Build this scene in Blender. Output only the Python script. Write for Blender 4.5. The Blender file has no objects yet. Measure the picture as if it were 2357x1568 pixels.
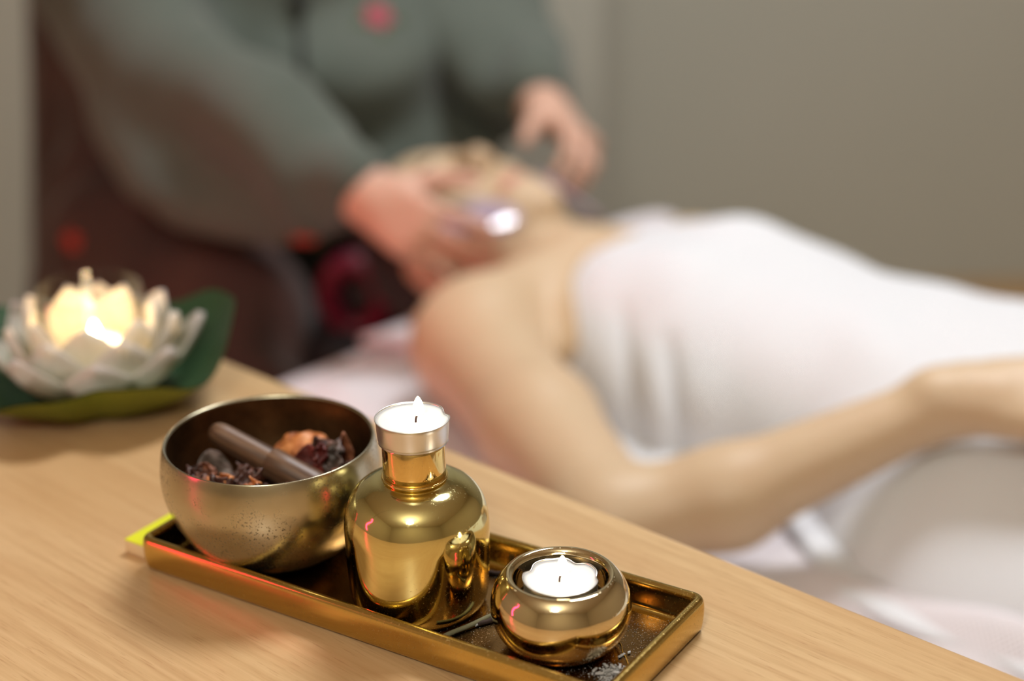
import bpy, bmesh, math, random
import numpy as np
from mathutils import Vector, Matrix, Quaternion, noise
random.seed(7)
PI = math.pi
scn = bpy.context.scene
COL = scn.collection

# ------------------------------------------------------------------ helpers
def srgb(r, g, b):
    f = lambda c: (c/255/12.92) if c/255 <= .04045 else ((c/255+.055)/1.055)**2.4
    return (f(r), f(g), f(b), 1)

class M:
    """small wrapper round a node material"""
    def __init__(s, name, col=(.5,.5,.5,1), rough=.5, metal=0., **kw):
        s.m = bpy.data.materials.new(name); s.m.use_nodes = True
        s.t = s.m.node_tree; s.N = s.t.nodes; s.L = s.t.links
        s.b = s.N['Principled BSDF']
        s.b.inputs['Base Color'].default_value = col
        s.b.inputs['Roughness'].default_value = rough
        s.b.inputs['Metallic'].default_value = metal
        for k, v in kw.items():
            s.b.inputs[k.replace('_', ' ')].default_value = v
        s.tc = None
    def coord(s, kind='Object', scale=(1,1,1), rot=(0,0,0)):
        if s.tc is None: s.tc = s.N.new('ShaderNodeTexCoord')
        mp = s.N.new('ShaderNodeMapping'); s.L.new(s.tc.outputs[kind], mp.inputs[0])
        mp.inputs['Scale'].default_value = scale; mp.inputs['Rotation'].default_value = rot
        return mp.outputs[0]
    def noise(s, scale, detail=3, rough=.5, vec=None, dist=0):
        n = s.N.new('ShaderNodeTexNoise'); n.inputs['Scale'].default_value = scale
        n.inputs['Detail'].default_value = detail; n.inputs['Roughness'].default_value = rough
        n.inputs['Distortion'].default_value = dist
        s.L.new(vec if vec is not None else s.coord(), n.inputs['Vector'])
        return n.outputs['Fac']
    def ramp(s, src, stops):
        r = s.N.new('ShaderNodeValToRGB'); s.L.new(src, r.inputs[0])
        e = r.color_ramp.elements
        while len(e) < len(stops): e.new(.5)
        for i, (p, c) in enumerate(stops):
            e[i].position = p; e[i].color = c if isinstance(c, tuple) else (c, c, c, 1)
        return r.outputs[0]
    def mix(s, fac, a, b, mode='MIX'):
        n = s.N.new('ShaderNodeMix'); n.data_type = 'RGBA'; n.blend_type = mode
        for i, v in ((0, fac), (6, a), (7, b)):
            if isinstance(v, (tuple, float, int)): n.inputs[i].default_value = v
            else: s.L.new(v, n.inputs[i])
        return n.outputs[2]
    def math(s, op, a, b=0.):
        n = s.N.new('ShaderNodeMath'); n.operation = op
        for i, v in ((0, a), (1, b)):
            if isinstance(v, (int, float)): n.inputs[i].default_value = v
            else: s.L.new(v, n.inputs[i])
        return n.outputs[0]
    def set(s, name, src): s.L.new(src, s.b.inputs[name]); return s
    def bump(s, src, strength=.3, dist=.001):
        n = s.N.new('ShaderNodeBump'); n.inputs['Strength'].default_value = strength
        n.inputs['Distance'].default_value = dist
        s.L.new(src, n.inputs['Height']); s.L.new(n.outputs[0], s.b.inputs['Normal']); return s

def tag(o, label=None, cat=None, group=None, kind=None):
    if label: o['label'] = label
    if cat: o['category'] = cat
    if group: o['group'] = group
    if kind: o['kind'] = kind
    return o

def empty(name, loc=(0,0,0), rz=0, label=None, cat=None, group=None):
    o = bpy.data.objects.new(name, None); COL.objects.link(o)
    o.location = loc; o.rotation_euler = (0, 0, rz); o.empty_display_size = .05
    return tag(o, label, cat, group)

def mesh_obj(name, verts, faces, mat, parent=None, smooth=True, loc=None):
    me = bpy.data.meshes.new(name); me.from_pydata([tuple(v) for v in verts], [], [tuple(f) for f in faces])
    me.update()
    if smooth: me.polygons.foreach_set('use_smooth', [True]*len(me.polygons))
    if mat is not None: me.materials.append(mat.m if isinstance(mat, M) else mat)
    o = bpy.data.objects.new(name, me); COL.objects.link(o)
    if parent is not None: o.parent = parent
    if loc is not None: o.location = loc
    return o

def bm_obj(name, bm, mat, parent=None, smooth=True, loc=None):
    bmesh.ops.recalc_face_normals(bm, faces=bm.faces)
    me = bpy.data.meshes.new(name); bm.to_mesh(me); bm.free()
    if smooth: me.polygons.foreach_set('use_smooth', [True]*len(me.polygons))
    if mat is not None: me.materials.append(mat.m if isinstance(mat, M) else mat)
    o = bpy.data.objects.new(name, me); COL.objects.link(o)
    if parent is not None: o.parent = parent
    if loc is not None: o.location = loc
    return o

def catmull(pts, n):
    """resample an open polyline of tuples as a smooth spline"""
    P = [np.array(p, float) for p in pts]; out = []
    for i in range(len(P)-1):
        p0 = P[max(i-1, 0)]; p1 = P[i]; p2 = P[i+1]; p3 = P[min(i+2, len(P)-1)]
        for k in range(n):
            t = k/n
            out.append(.5*((2*p1)+(-p0+p2)*t+(2*p0-5*p1+4*p2-p3)*t*t+(-p0+3*p1-3*p2+p3)*t**3))
    out.append(P[-1]); return out

def lathe_bm(profile, seg=96, smooth_n=6, mod=None, bm=None):
    """profile of (r, z); closed ends when r == 0"""
    pr = catmull(profile, smooth_n) if smooth_n else [np.array(p, float) for p in profile]
    bm = bm or bmesh.new(); rings = []
    for r, z in pr:
        r = max(r, 0)
        if r < 1e-5: rings.append([bm.verts.new((0, 0, z))]); continue
        ring = []
        for i in range(seg):
            a = 2*PI*i/seg; rr, zz = (mod(r, z, a) if mod else (r, z))
            ring.append(bm.verts.new((rr*math.cos(a), rr*math.sin(a), zz)))
        rings.append(ring)
    for A, B in zip(rings, rings[1:]):
        if len(A) == 1 and len(B) == 1: continue
        for i in range(seg):
            j = (i+1) % seg
            if len(A) == 1: bm.faces.new((A[0], B[i], B[j]))
            elif len(B) == 1: bm.faces.new((A[i], A[j], B[0]))
            else: bm.faces.new((A[i], A[j], B[j], B[i]))
    return bm

def box_bm(x0, x1, y0, y1, z0, z1, bev=0., seg=3, bm=None):
    b = bmesh.new(); bmesh.ops.create_cube(b, size=1)
    for v in b.verts:
        v.co = ((x0+x1)/2+v.co.x*(x1-x0), (y0+y1)/2+v.co.y*(y1-y0), (z0+z1)/2+v.co.z*(z1-z0))
    if bev: bmesh.ops.bevel(b, geom=b.edges[:], offset=bev, segments=seg, affect='EDGES', profile=.5)
    if bm is None: return b
    tmp = bpy.data.meshes.new('t'); b.to_mesh(tmp); b.free(); bm.from_mesh(tmp); bpy.data.meshes.remove(tmp); return bm

def tube_bm(pts, radii, seg=16, bm=None, cap=True):
    bm = bm or bmesh.new(); P = [Vector(p) for p in pts]; rings = []
    if not hasattr(radii, '__len__'): radii = [radii]*len(P)
    up = Vector((0.13, .2, 1)).normalized()
    for i, p in enumerate(P):
        d = (P[min(i+1, len(P)-1)]-P[max(i-1, 0)]).normalized()
        s = d.cross(up)
        if s.length < 1e-4: s = d.cross(Vector((1, 0, 0)))
        s.normalize(); u = s.cross(d).normalized(); up = u
        rings.append([bm.verts.new(p+(s*math.cos(2*PI*k/seg)+u*math.sin(2*PI*k/seg))*radii[i]) for k in range(seg)])
    for A, B in zip(rings, rings[1:]):
        for i in range(seg):
            j = (i+1) % seg; bm.faces.new((A[i], A[j], B[j], B[i]))
    if cap:
        bm.faces.new(rings[0][::-1]); bm.faces.new(rings[-1])
    return bm

def sheet_obj(name, P, mat, thick, parent=None, uv=None, nrm_dir=1):
    """P: (n, m, 3) grid -> a closed shell of the given thickness"""
    n, m, _ = P.shape
    du = np.gradient(P, axis=0); dv = np.gradient(P, axis=1)
    N = np.cross(du, dv); N /= (np.linalg.norm(N, axis=2, keepdims=True)+1e-12); N *= nrm_dir
    T = thick if hasattr(thick, 'shape') else np.full((n, m), thick)
    A = (P+N*T[..., None]/2).reshape(-1, 3); B = (P-N*T[..., None]/2).reshape(-1, 3)
    V = np.concatenate([A, B]); K = n*m; F = []
    idx = lambda i, j: i*m+j
    for i in range(n-1):
        for j in range(m-1):
            a, b, c, d = idx(i, j), idx(i+1, j), idx(i+1, j+1), idx(i, j+1)
            F.append((a, b, c, d)); F.append((K+a, K+d, K+c, K+b))
    for i in range(n-1):
        F.append((idx(i, 0), K+idx(i, 0), K+idx(i+1, 0), idx(i+1, 0)))
        F.append((idx(i, m-1), idx(i+1, m-1), K+idx(i+1, m-1), K+idx(i, m-1)))
    for j in range(m-1):
        F.append((idx(0, j), idx(0, j+1), K+idx(0, j+1), K+idx(0, j)))
        F.append((idx(n-1, j), K+idx(n-1, j), K+idx(n-1, j+1), idx(n-1, j+1)))
    if nrm_dir < 0: F = [f[::-1] for f in F]
    o = mesh_obj(name, V, F, mat, parent)
    if uv is not None:
        U = np.concatenate([uv.reshape(-1, 2)]*2)
        lay = o.data.uv_layers.new(name='UVMap')
        li = np.empty(len(o.data.loops), dtype=np.int32); o.data.loops.foreach_get('vertex_index', li)
        lay.data.foreach_set('uv', U[li].ravel())
    return o

# ---------------------------------------------------------- implicit modelling
class SDF:
    """smooth union of tapered capsules and ellipsoids, meshed by surface nets"""
    def __init__(s, lo, hi, vox):
        s.vox = vox; s.lo = np.array(lo, float); n = np.ceil((np.array(hi)-s.lo)/vox).astype(int)+1
        s.n = n; s.D = np.full(tuple(n), .05, np.float32)
    def _box(s, lo, hi, pad):
        a = np.clip(np.floor((lo-pad-s.lo)/s.vox).astype(int), 0, s.n); b = np.clip(np.ceil((hi+pad-s.lo)/s.vox).astype(int)+1, 0, s.n)
        if np.any(b <= a): return None, None
        g = [s.lo[i]+s.vox*np.arange(a[i], b[i], dtype=np.float32) for i in range(3)]
        X, Y, Z = np.meshgrid(*g, indexing='ij'); return (slice(a[0], b[0]), slice(a[1], b[1]), slice(a[2], b[2])), np.stack([X, Y, Z], -1).astype(np.float32)
    def _comb(s, sl, d, k, sub):
        D = s.D[sl]
        if sub: # smooth subtraction
            h = np.clip(.5-.5*(D+d)/k, 0, 1); s.D[sl] = D*(1-h)+(-d)*h+k*h*(1-h)
        else:
            h = np.clip(.5+.5*(D-d)/k, 0, 1); s.D[sl] = D*(1-h)+d*h-k*h*(1-h)
    def cap(s, a, b, ra, rb=None, k=.02, sub=False):
        rb = ra if rb is None else rb
        a = np.array(a, float); b = np.array(b, float); R = max(ra, rb)
        sl, P = s._box(np.minimum(a, b)-R, np.maximum(a, b)+R, k+.02 if not sub else k)
        if sl is None: return s
        ab = b-a; L2 = ab@ab+1e-12
        t = np.clip(((P-a.astype(np.float32))@ab.astype(np.float32))/L2, 0, 1)
        q = P-(a+0*ab).astype(np.float32)-t[..., None]*ab.astype(np.float32)
        s._comb(sl, np.linalg.norm(q, axis=-1)-(ra+(rb-ra)*t), k, sub); return s
    def ell(s, c, r, R=None, k=.02, sub=False):
        c = np.array(c, float); r = np.array(r, float); m = r.max() if R is not None else r
        sl, P = s._box(c-m, c+m, k+.02 if not sub else k)
        if sl is None: return s
        q = P-c.astype(np.float32)
        if R is not None: q = q@np.array(R, np.float32)        # columns of R are the axes
        k0 = np.linalg.norm(q/r.astype(np.float32), axis=-1); k1 = np.linalg.norm(q/(r*r).astype(np.float32), axis=-1)+1e-6
        s._comb(sl, k0*(k0-1)/k1, k, sub); return s
    def chain(s, pts, rad, k=.012):
        for i in range(len(pts)-1): s.cap(pts[i], pts[i+1], rad[i], rad[i+1], k)
        return s
    def mesh(s, smooth=2):
        D = s.D; D[0] = D[-1] = .05; D[:, 0] = D[:, -1] = .05; D[:, :, 0] = D[:, :, -1] = .05
        ins = D < 0; c = np.zeros(tuple(s.n-1), np.int8)
        sl = [slice(0, -1), slice(1, None)]
        for i in (0, 1):
            for j in (0, 1):
                for k in (0, 1): c += ins[sl[i], sl[j], sl[k]]
        act = (c > 0) & (c < 8); ids = np.full(act.shape, -1, np.int64); idx = np.argwhere(act); ids[act] = np.arange(len(idx))
        acc = np.zeros((len(idx), 3)); cnt = np.zeros(len(idx))
        for ax in range(3):
            for o1 in (0, 1):
                for o2 in (0, 1):
                    off = [0, 0, 0]; oth = [a for a in range(3) if a != ax]; off[oth[0]] = o1; off[oth[1]] = o2
                    p = idx+np.array(off); q = p.copy(); q[:, ax] += 1
                    dp = D[p[:, 0], p[:, 1], p[:, 2]]; dq = D[q[:, 0], q[:, 1], q[:, 2]]
                    m = (dp < 0) != (dq < 0); t = np.where(m, dp/(dp-dq+1e-12), 0)
                    pt = p.astype(float); pt[:, ax] += t; acc[m] += pt[m]; cnt[m] += 1
        V = acc/np.maximum(cnt, 1)[:, None]
        F = []
        for ax in range(3):
            a1, a2 = [(1, 2), (2, 0), (0, 1)][ax]
            A = [slice(None)]*3; B = [slice(None)]*3; A[ax] = slice(0, -1); B[ax] = slice(1, None)
            e = np.argwhere(ins[tuple(A)] != ins[tuple(B)])
            e = e[(e[:, a1] > 0) & (e[:, a2] > 0) & (e[:, a1] < s.n[a1]-1) & (e[:, a2] < s.n[a2]-1)]
            def g(d1, d2):
                p = e.copy(); p[:, a1] -= d1; p[:, a2] -= d2; return ids[p[:, 0], p[:, 1], p[:, 2]]
            q = np.stack([g(0, 0), g(1, 0), g(1, 1), g(0, 1)], 1)
            fl = ins[e[:, 0], e[:, 1], e[:, 2]]
            q[~fl] = q[~fl][:, ::-1]; F.append(q)
        F = np.concatenate(F); V = V*s.vox+s.lo
        E = np.concatenate([F[:, [0, 1]], F[:, [1, 2]], F[:, [2, 3]], F[:, [3, 0]]])
        for it in range(smooth):
            S = np.zeros_like(V); n = np.zeros(len(V))
            for a, b in ((0, 1), (1, 0)):
                np.add.at(S, E[:, a], V[E[:, b]]); np.add.at(n, E[:, a], 1)
            V = V*.4+.6*S/n[:, None]
        return V, F

def fast_obj(name, V, F, mat, parent=None, cols=None):
    me = bpy.data.meshes.new(name)
    me.vertices.add(len(V)); me.vertices.foreach_set('co', V.astype(np.float32).ravel())
    me.loops.add(F.size); me.loops.foreach_set('vertex_index', F.astype(np.int32).ravel())
    me.polygons.add(len(F)); me.polygons.foreach_set('loop_start', np.arange(0, F.size, 4, dtype=np.int32))
    me.update(calc_edges=True); me.validate()
    me.polygons.foreach_set('use_smooth', [True]*len(me.polygons))
    me.materials.append(mat.m)
    if cols is not None:
        at = me.color_attributes.new('Pigment', 'FLOAT_COLOR', 'POINT')
        at.data.foreach_set('color', np.concatenate([cols, np.ones((len(cols), 1))], 1).astype(np.float32).ravel())
    o = bpy.data.objects.new(name, me); COL.objects.link(o)
    if parent is not None: o.parent = parent
    return o

# -------------------------------------------------------------- measurements
TOP = .75                    # top of the wooden table
CAMZ = 1.2335
O3 = np.array([.085, 1.70, .52])      # client's shoulder line on the massage bed
A3 = np.array([.7331, -.6801, 0]); B3 = np.array([-.6801, -.7331, 0]); U3 = np.array([0, 0, 1.])
ROT = np.stack([A3, B3, U3])          # rows: bed axes (towards feet, towards table, up)
RZ = math.atan2(A3[1], A3[0])
def C3(u, v, w): return O3+A3*u+B3*v+U3*w
def toW(V): return V@ROT+O3
# (A3, B3, U3) is left handed, so faces built in bed space are flipped on the way out

# ------------------------------------------------------------------ materials
def mat_table():
    m = M('beech_laminate', rough=.32)
    grain = m.noise(1, 4, .6, m.coord(scale=(7, 190, 60)), .4)
    wide = m.noise(1, 2, .5, m.coord(scale=(2.2, 26, 20)), .8)
    fine = m.noise(1, 2, .5, m.coord(scale=(55, 900, 300)))
    c1 = m.ramp(grain, [(.32, srgb(190, 152, 108)), (.52, srgb(207, 172, 126)), (.72, srgb(217, 183, 138))])
    c2 = m.mix(m.ramp(wide, [(.35, 0.), (.65, .6)]), c1, srgb(198, 158, 112))
    pores = m.ramp(fine, [(.60, 0.), (.72, 1.)])
    m.set('Base Color', m.mix(m.math('MULTIPLY', pores, .38), c2, srgb(156, 106, 68)))
    m.bump(grain, .05, .0004); m.b.inputs['Coat Weight'].default_value = .05
    return m
def mat_gold(name, col, rough=.1, dust=.15, scale=1.):
    m = M(name, col, rough, 1.)
    sp = m.noise(900*scale, 2, .6); cl = m.noise(22, 3, .6)
    d = m.math('MULTIPLY', m.ramp(sp, [(.60, 0.), (.72, 1.)]), m.ramp(cl, [(.35, .15), (.7, 1.)]))
    m.set('Roughness', m.math('ADD', m.math('MULTIPLY', d, .4), m.ramp(cl, [(.3, rough), (.8, rough+dust)])))
    m.set('Base Color', m.mix(m.math('MULTIPLY', d, .25), col, srgb(190, 180, 160)))
    return m
m_table = mat_table()
m_bottle = mat_gold('bottle_gold', (.70, .61, .28, 1), .06, .07)
m_cap = mat_gold('cap_gold', (.80, .58, .22, 1), .07, .03)
m_holder = mat_gold('holder_gold', (.72, .60, .38, 1), .05, .06)
m_trayfloor = mat_gold('tray_floor_bronze', (.30, .17, .06, 1), .12, .16)
m_tray = mat_gold('tray_gold', (.60, .42, .13, 1), .13, .08)
def mat_bowl():
    m = M('aged_brass', rough=.24, metal=1.)
    cl = m.noise(16, 4, .6); pits = m.noise(760, 3, .65); area = m.noise(28, 3, .6, m.coord(scale=(1, 1, 1.3)))
    p = m.math('MULTIPLY', m.ramp(pits, [(.57, 0.), (.62, 1.)]), m.ramp(area, [(.45, 0.), (.62, 1.)]))
    c = m.ramp(cl, [(.3, (.42, .38, .26, 1)), (.55, (.53, .49, .38, 1)), (.8, (.48, .45, .36, 1))])
    m.set('Base Color', m.mix(m.math('MULTIPLY', p, .85), c, (.06, .05, .035, 1)))
    m.set('Roughness', m.math('ADD', m.ramp(cl, [(.3, .20), (.8, .34)]), m.math('MULTIPLY', p, .4)))
    m.bump(m.math('SUBTRACT', m.noise(60, 2), m.math('MULTIPLY', p, .4)), .12, .0008); return m
m_bowl = mat_bowl()
m_bowl_in = M('tarnished_brass', rough=.36, metal=.85)
m_bowl_in.set('Base Color', m_bowl_in.ramp(m_bowl_in.noise(25, 5, .7), [(.3, (.06, .035, .018, 1)), (.5, (.16, .085, .035, 1)), (.7, (.28, .15, .06, 1))]))
m_alu = M('aluminium', (.78, .77, .77, 1), .33, 1.)
m_alu.bump(m_alu.noise(160, 2, .5, m_alu.coord(scale=(1, 1, .3))), .08, .001)
def mat_wax():
    m = M('candle_wax', (.90, .83, .79, 1), .4)
    m.b.inputs['Subsurface Weight'].default_value = .5; m.b.inputs['Subsurface Radius'].default_value = (.012, .008, .006)
    m.b.inputs['Subsurface Scale'].default_value = 1.
    return m
m_wax = mat_wax()
m_wick = M('burnt_wick', srgb(50, 30, 35), .9)
def emat(name, col, st):
    m = bpy.data.materials.new(name); m.use_nodes = True; n = m.node_tree.nodes; n.clear()
    e = n.new('ShaderNodeEmission'); o = n.new('ShaderNodeOutputMaterial'); e.inputs[0].default_value = col; e.inputs[1].default_value = st
    m.node_tree.links.new(e.outputs[0], o.inputs[0]); return m
m_flame = emat('flame_glow', (1, .80, .50, 1), 24)
m_flame_big = emat('lotus_flame_glow', (1, .80, .48, 1), 60)
m_led = emat('red_led_glow', (1, .03, .12, 1), 14)
m_white_led = emat('ceiling_lamp_glow', (1, .96, .9, 1), 10)
def mat_wood_dark():
    m = M('dark_rosewood', rough=.42)
    g = m.noise(1, 4, .6, m.coord(scale=(45, 700, 700)), .3)
    m.set('Base Color', m.ramp(g, [(.3, srgb(52, 32, 22)), (.5, srgb(98, 70, 50)), (.72, srgb(134, 102, 78))]))
    m.bump(g, .2, .0004); return m
m_striker = mat_wood_dark()
def mat_dry(name, a, b, c):
    m = M(name, rough=.45)
    n1 = m.noise(90, 4, .65, None, .6)
    m.set('Base Color', m.ramp(n1, [(.34, a), (.5, b), (.68, c)])); m.bump(m.noise(260, 4, .6), .5, .0012)
    m.b.inputs['Subsurface Weight'].default_value = .0; return m
m_dry_orange = mat_dry('dried_peel', srgb(140, 76, 38), srgb(206, 126, 70), srgb(232, 164, 108))
m_dry_dark = mat_dry('dried_husk', srgb(40, 26, 22), srgb(88, 54, 44), srgb(164, 116, 100))
m_dry_red = mat_dry('dried_red_leaf', srgb(54, 14, 12), srgb(92, 26, 20), srgb(124, 44, 32))
m_dry_brown = mat_dry('dried_petal', srgb(70, 38, 26), srgb(128, 74, 48), srgb(176, 116, 86))
m_dry_grey = mat_dry('dried_grey_petal', srgb(52, 42, 38), srgb(84, 70, 62), srgb(150, 130, 126))
m_ash = M('incense_ash', srgb(196, 192, 188), .95)
m_stick = M('green_incense', srgb(118, 112, 84), .9); m_stick.bump(m_stick.noise(900, 2), .4, .0005)
m_stick_dark = M('charred_stick', srgb(60, 44, 38), .9)
m_thread = M('yellow_thread', srgb(196, 140, 30), .6)
m_pad = M('lime_card', srgb(222, 226, 40), .5)
m_pad_side = M('cream_card', srgb(225, 205, 165), .6)

def mat_skin():
    m = M('skin', rough=.5)
    a = m.N.new('ShaderNodeVertexColor'); a.layer_name = 'Pigment'
    n = m.noise(30, 3, .6)
    m.set('Base Color', m.mix(m.ramp(n, [(.3, 0.), (.7, .16)]), a.outputs[0], srgb(192, 146, 112)))
    m.b.inputs['Subsurface Weight'].default_value = .06; m.b.inputs['Subsurface Radius'].default_value = (.02, .008, .004); m.b.inputs['Subsurface Scale'].default_value = .5
    m.bump(m.noise(220, 3), .08, .001); return m
m_skin = mat_skin()
def mat_towel(name, col, per=.003):
    m = M(name, col, .95); m.b.inputs['Sheen Weight'].default_value = .25
    mp = m.coord('UV'); sx = m.N.new('ShaderNodeSeparateXYZ'); m.L.new(mp, sx.inputs[0])
    k = 2*PI/per
    s1 = m.math('SINE', m.math('MULTIPLY', sx.outputs[0], k)); s2 = m.math('SINE', m.math('MULTIPLY', sx.outputs[1], k))
    w = m.math('MULTIPLY', s1, s2)
    m.bump(m.math('ADD', w, m.noise(300, 2)), .7, .0009); return m
m_towel = mat_towel('white_towelling', srgb(238, 240, 246), .0042)
m_sheet = mat_towel('white_waffle_cloth', srgb(230, 223, 228), .0046)
def mat_cloth(name, a, b, sc=7):
    m = M(name, rough=.9); m.b.inputs['Sheen Weight'].default_value = .15
    m.set('Base Color', m.ramp(m.noise(sc, 3, .6), [(.3, a), (.7, b)])); m.bump(m.noise(400, 2), .3, .0008); return m
m_tunic = mat_cloth('grey_green_linen', srgb(75, 83, 76), srgb(87, 94, 86))
m_skirt = mat_cloth('dark_brown_cloth', srgb(52, 36, 34), srgb(76, 54, 48), 9)
m_trim = mat_cloth('black_cord', srgb(22, 24, 22), srgb(34, 36, 33))
m_rose = mat_cloth('embroidery_rose', srgb(150, 40, 60), srgb(196, 96, 116), 60)
m_red = mat_cloth('embroidery_red', srgb(170, 40, 30), srgb(190, 66, 48), 60)
m_leafthread = mat_cloth('embroidery_green', srgb(62, 78, 40), srgb(84, 96, 54), 60)
m_hair = mat_cloth('dark_hair', srgb(26, 18, 16), srgb(44, 30, 26), 60)
m_brow = M('brow_hair', srgb(92, 72, 54), .9)
m_burg = M('burgundy_vinyl', srgb(92, 14, 40), .45)
m_black = M('black_vinyl', srgb(24, 22, 22), .5)
m_frame = M('bed_frame_beech', srgb(170, 120, 80), .5)
m_stone = M('amethyst_stone', srgb(196, 176, 204), .06)
m_stone.set('Base Color', m_stone.ramp(m_stone.noise(35, 3, .6), [(.3, srgb(176, 152, 180)), (.7, srgb(214, 198, 216))]))
m_stone.b.inputs['Transmission Weight'].default_value = .35; m_stone.b.inputs['Coat Weight'].default_value = .6

# lotus
def mat_petal():
    m = M('silk_petal', rough=.55)
    a = m.N.new('ShaderNodeVertexColor'); a.layer_name = 'Pigment'
    m.L.new(a.outputs[0], m.b.inputs['Base Color'])
    tr = m.N.new('ShaderNodeBsdfTranslucent'); m.L.new(a.outputs[0], tr.inputs[0])
    mx = m.N.new('ShaderNodeMixShader'); mx.inputs[0].default_value = .5
    out = m.N['Material Output']
    m.L.new(m.b.outputs[0], mx.inputs[1]); m.L.new(tr.outputs[0], mx.inputs[2]); m.L.new(mx.outputs[0], out.inputs[0])
    return m
m_petal = mat_petal()
m_leaf = M('foam_leaf', rough=.5)
a_ = m_leaf.N.new('ShaderNodeNewGeometry')
m_leaf.set('Base Color', m_leaf.mix(m_leaf.noise(30, 3, .6), srgb(34, 62, 38), srgb(54, 86, 52)))
m_leaf_under = M('foam_leaf_underside', rough=.6)
m_leaf_under.set('Base Color', m_leaf_under.mix(m_leaf_under.noise(12, 2, .6), srgb(84, 106, 20), srgb(120, 126, 26)))
def mat_glass():
    m = bpy.data.materials.new('thin_glass'); m.use_nodes = True; N = m.node_tree.nodes; N.clear(); L = m.node_tree.links
    t = N.new('ShaderNodeBsdfTransparent'); g = N.new('ShaderNodeBsdfGlossy'); g.inputs['Roughness'].default_value = .03
    t.inputs[0].default_value = (.96, .95, .93, 1)
    f = N.new('ShaderNodeLayerWeight'); f.inputs[0].default_value = .2
    x = N.new('ShaderNodeMixShader'); o = N.new('ShaderNodeOutputMaterial')
    k = N.new('ShaderNodeMath'); k.operation = 'MULTIPLY'; k.inputs[1].default_value = .55; L.new(f.outputs['Fresnel'], k.inputs[0]); L.new(k.outputs[0], x.inputs[0]); L.new(t.outputs[0], x.inputs[1]); L.new(g.outputs[0], x.inputs[2]); L.new(x.outputs[0], o.inputs[0]); return m
m_glass = mat_glass()

# ================================================================ the setting
def quadplane(name, pts, mat, kind='structure'):
    o = mesh_obj(name, pts, [tuple(range(len(pts)))], mat, smooth=False); o['kind'] = kind; return o
m_wall = M('wall_paint', rough=.9)
m_wall.set('Base Color', m_wall.mix(m_wall.noise(1.6, 2, .5), srgb(176, 177, 167), srgb(186, 186, 177)))
m_wall2 = M('wall_paint_cream', srgb(196, 182, 156), .9)
m_ceil = M('ceiling_paint', srgb(222, 214, 200), .9)
m_floor = M('floor_laminate', rough=.4)
m_floor.set('Base Color', m_floor.ramp(m_floor.noise(1, 4, .6, m_floor.coord(scale=(3, 60, 1)), .4), [(.3, srgb(168, 130, 84)), (.7, srgb(196, 158, 110))]))
def wallbox(name, x0, x1, y0, y1, z0, z1, m):
    o = bm_obj(name, box_bm(x0, x1, y0, y1, z0, z1), m, smooth=False); o['kind'] = 'structure'; return o
wallbox('floor', -2.6, 2.8, -2.3, 3.4, -.06, 0, m_floor)
wallbox('ceiling', -2.6, 2.8, -2.3, 3.4, 2.55, 2.61, m_ceil)
wallbox('wall_back', .155, 2.8, 3.24, 3.4, 0, 2.55, m_wall)
wallbox('wall_left', -2.6, .155, 2.78, 3.4, 0, 2.55, m_wall)      # projecting length of wall behind the therapist
wallbox('wall_west', -2.6, -2.5, -2.3, 2.78, 0, 2.55, m_wall2)
wallbox('wall_right', 2.7, 2.8, -2.3, 3.24, 0, 2.55, m_wall2)
wallbox('wall_front', -2.5, 2.7, -2.3, -2.2, 0, 2.55, m_wall2)

# ====================================================================== table
tc = (-.2994, 1.2303, 0)      # far left corner of the table
tb = empty('side_table', tc, RZ, 'beech wood table with tray and lotus candle, beside the massage bed', 'table')
TL, TW = 1.40, .64
bm = box_bm(0, TL, -TW, 0, TOP-.028, TOP, .0035)
bm_obj('tabletop', bm, m_table, tb)
for x in (.06, TL-.06):
    for y in (-.06, -TW+.06):
        bm_obj('leg', box_bm(x-.025, x+.025, y-.025, y+.025, 0, TOP-.028, .004), m_table, tb)
bm = box_bm(.085, TL-.085, -.075, -.055, TOP-.1, TOP-.028, .002)
bm_obj('apron', bm, m_table, tb)
bm_obj('apron', box_bm(.085, TL-.085, -TW+.055, -TW+.075, TOP-.1, TOP-.028, .002), m_table, tb)

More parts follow.
